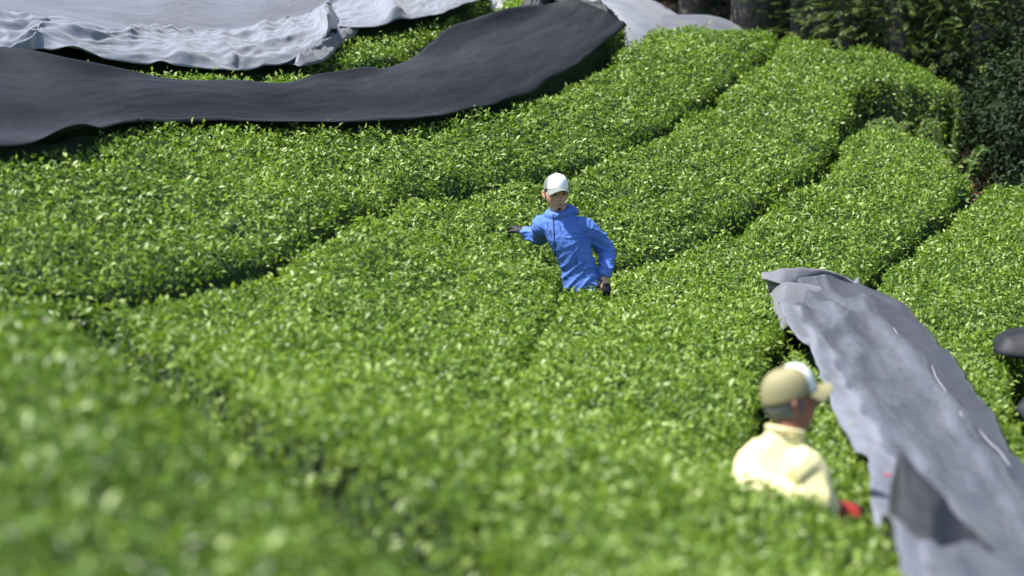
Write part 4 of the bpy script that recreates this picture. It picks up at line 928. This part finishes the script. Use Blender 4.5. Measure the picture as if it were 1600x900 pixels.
# face details
def ell(c, r, name, mat, parent, to):
    v = []; n1, n2 = 16, 10
    for j in range(n2 + 1):
        for i in range(n1):
            ph = math.pi * j / n2; a = 2 * math.pi * i / n1; v.append(to((c[0] + r[0] * math.sin(ph) * math.cos(a), c[1] + r[1] * math.sin(ph) * math.sin(a), c[2] + r[2] * math.cos(ph))))
    f = [(j * n1 + i, j * n1 + (i + 1) % n1, (j + 1) * n1 + (i + 1) % n1, (j + 1) * n1 + i) for j in range(n2) for i in range(n1)]
    me = bpy.data.meshes.new(name); me.from_pydata(v, [], f)
    for p in me.polygons: p.use_smooth = True
    return link(name, me, mat, parent, world=False)
M['lips'] = fabric('lips', (0.36, 0.13, 0.10), (0.42, 0.16, 0.12), bump=.05)
for sx in (-1, 1):
    ell((sx * .031, -.0805, .006), (.0105, .006, .0042), 'eye', M['eye'], man, to)
    ell((sx * .031, -.0885, .0235), (.0155, .006, .0035), 'eyebrow', M['hair'], man, to)
ell((0, -.0915, -.0615), (.0205, .006, .0045), 'mouth', M['lips'], man, to)
ell((0, -.0835, -.094), (.013, .006, .009), 'beard', M['hair'], man, to)
def hair_shell(to, parent, mat, low=-.045):
    v = []; n1, n2 = 40, 14
    for j in range(n2 + 1):
        for i in range(n1 + 1):
            a = R(-98) + R(196) * i / n1; z = .05 + (low - .05) * j / n2; k = math.sqrt(max(.05, 1 - (z / .122) ** 2))
            v.append(to((.080 * k * math.sin(a + math.pi) * (1 - .25 * max(0, -z) * 8 * .5), .101 * k * math.cos(a) * (1 - .35 * max(0, -z) / .1), z)))
    f = [(j * (n1 + 1) + i, j * (n1 + 1) + i + 1, (j + 1) * (n1 + 1) + i + 1, (j + 1) * (n1 + 1) + i) for j in range(n2) for i in range(n1)]
    me = bpy.data.meshes.new('hair'); me.from_pydata(v, [], f)
    for p in me.polygons: p.use_smooth = True
    o = link('hair', me, mat, parent, world=False); so = o.modifiers.new('t', 'SOLIDIFY'); so.thickness = .006; so.offset = 1
    return o
hair_shell(to, man, M['hair'], low=-.03)
cap_parts(to, A, 1.0, man, M['white'], M['capgrey'], M['capgrey'])

# ---- the man in the yellow shirt
YD = 7.5
q = W(1218, 780, YD); yx, yy = float(q[0]), float(q[1]); yz = float(T(yx, yy)) - HH
old = empty('person', (yx, yy, yz), 'stooping person in a pale yellow shirt and khaki cap, seen from behind and blurred', 'person')
def L3(px, py, d):       # picture position and depth -> coordinates relative to this man
    v = W(px, py, d); return np.array([v[0] - yx, v[1] - yy, v[2] - yz])
hc = L3(1235, 631, YD + .10)
hp2, to2, A2 = head_part(hc, R(106), R(-10), R(4), 1.06)
sh = L3(1215, 716, YD + .06); hipc = np.array([-.06, -.02, .80])
sp0 = L3(1215, 785, YD - .02)
legs = [limb([(-.05 + sx * .06, .0 + sx * .07, .80), (-.02 + sx * .07, .05 + sx * .09, .45), (-.05 + sx * .08, .02 + sx * .1, .08)], [.088, .06, .043]) for sx in (-1, 1)]
feet = [limb([(-.07 + sx * .08, .02 + sx * .1, .05), (.10 + sx * .08, .04 + sx * .1, .035)], [.043, .035], n=8) for sx in (-1, 1)]
neck = limb([L3(1222, 715, YD + .06), L3(1230, 685, YD + .08), L3(1236, 655, YD + .09)], [.066, .056, .055])
rs = L3(1262, 730, YD - .02); re = L3(1282, 786, YD - .06); rw = L3(1300, 792, YD + .06)
ls = L3(1172, 732, YD + .12); le = L3(1172, 850, YD + .28); lw = L3(1225, 860, YD + .50)
a1 = limb([rs, re, rw], [.047, .038, .028]); a2 = limb([ls, le, lw], [.047, .038, .028])
hR = hand_parts(rw, (1, .12, -.28), (0.1, .5, -1), curl=.55); hL = hand_parts(lw, (.8, .4, -.2), (0, .2, -1), curl=.6)
tors = ring_loft([(hipc, (.14, .03, 0), (-.02, .10, 0)), (sp0, (.155, -.03, 0), (.02, .10, 0)), (sh + [0, 0, -.04], (.165, -.03, 0), (.02, .085, 0)), (sh + [.01, .02, .04], (.08, 0, 0), (0, .06, 0))])
fuse('body', hp2 + [tors, neck, a1, a2] + legs + feet + hR + hL, .0045, M['skin2'], old, 1)
st = ring_loft([(hipc + [0, 0, -.03], (.165, .03, 0), (-.02, .125, 0)), (hipc + [0, 0, .08], (.165, .02, 0), (-.02, .125, 0)), (sp0, (.168, -.02, 0), (.02, .125, .02)), (sp0 * .5 + sh * .5, (.172, -.03, 0), (.02, .125, .02)), (sh + [0, 0, -.02], (.165, -.03, -.005), (.02, .105, .02)), (sh + [.006, .01, .035], (.125, -.02, -.01), (.02, .082, .01)), (sh + [.018, .015, .068], (.083, 0, -.01), (0, .070, 0)), (sh + [.028, .02, .10], (.066, 0, -.01), (0, .066, 0))], 36)
s1 = limb([rs + [-.02, 0, .0], rs + [.01, 0, -.03], re, re * .35 + rw * .65], [.085, .080, .062, .050], n=26); s2 = limb([ls + [.02, 0, 0], le, le * .4 + lw * .6], [.085, .064, .05], n=26)
def ypost(co, no):
    f = fold_field(co, 22, 8); d = (1 - np.abs(np.sin((co[:, 0] * 1.0 + co[:, 2] * .25) * 36 + 1.5 * np.sin(co[:, 2] * 12)))) ** 2
    return co + no * (f * .009 + d * .009 - .006)[:, None]
shirt = fuse('shirt', [st, s1, s2], .006, M['yellow'], old, 3, ypost)
colr = []
for k in range(25):
    a = 2 * math.pi * k / 24; c_ = sh + np.array([.030, .02, .105]); colr.append(c_ + np.array([.066 * math.sin(a), -.066 * math.cos(a), .012 * math.cos(a) - .012 * math.sin(a)]))
v, f = limb(colr, [.012] * 25, n=60, seg=10, cap_=False); me = bpy.data.meshes.new('collar'); me.from_pydata(v.tolist(), [], f)
for p in me.polygons: p.use_smooth = True
link('collar', me, M['yellow'], shirt, world=False)
fuse('trousers', [limb([(-.05 + sx * .05, .0 + sx * .06, .76), (-.02 + sx * .07, .05 + sx * .09, .45), (-.05 + sx * .08, .02 + sx * .1, .10)], [.105, .085, .065]) for sx in (-1, 1)], .009, M['trousers'], old, 2)
for sx in (-1, 1): fuse('boot', [limb([(-.07 + sx * .08, .02 + sx * .1, .05), (.11 + sx * .08, .04 + sx * .1, .04)], [.055, .046], n=8)], .006, M['zip'], old, 1)
dr = rw - re; dr /= np.linalg.norm(dr)
g1 = fuse('glove', [limb([rw - dr * .07, rw - dr * .01, rw + dr * .01], [.045, .040, .036], n=10)] + hand_parts(rw, (1, .12, -.28), (0.1, .5, -1), s=1.22, curl=.55), .004, M['redglove'], old, 1)
v, f = limb([rw - dr * .10, rw - dr * .065], [.048, .050], n=6); me = bpy.data.meshes.new('cuff'); me.from_pydata(v.tolist(), [], f); link('cuff', me, M['glove'], g1, world=False)
fp = hand_parts(rw, (1, .12, -.28), (0.1, .5, -1), s=1.28, curl=.55)[1:5]
fuse('finger_grip', [(v_[len(v_) // 2:] if False else v_, f_) for v_, f_ in fp], .0042, M['glove'], g1, 1)
fuse('glove', hand_parts(lw, (.8, .4, -.2), (0, .2, -1), s=1.14, curl=.6), .0045, M['redglove'], old, 1)
hair_shell(to2, old, M['greyhair'], low=-.035)
for sx in (-1, 1): ell((sx * .031, -.0805, .006), (.0105, .006, .0042), 'eye', M['eye'], old, to2)
cap_parts(to2, A2, 1.04, old, M['white'], M['khaki'], M['khaki'], front_deg=56)
print('script done')
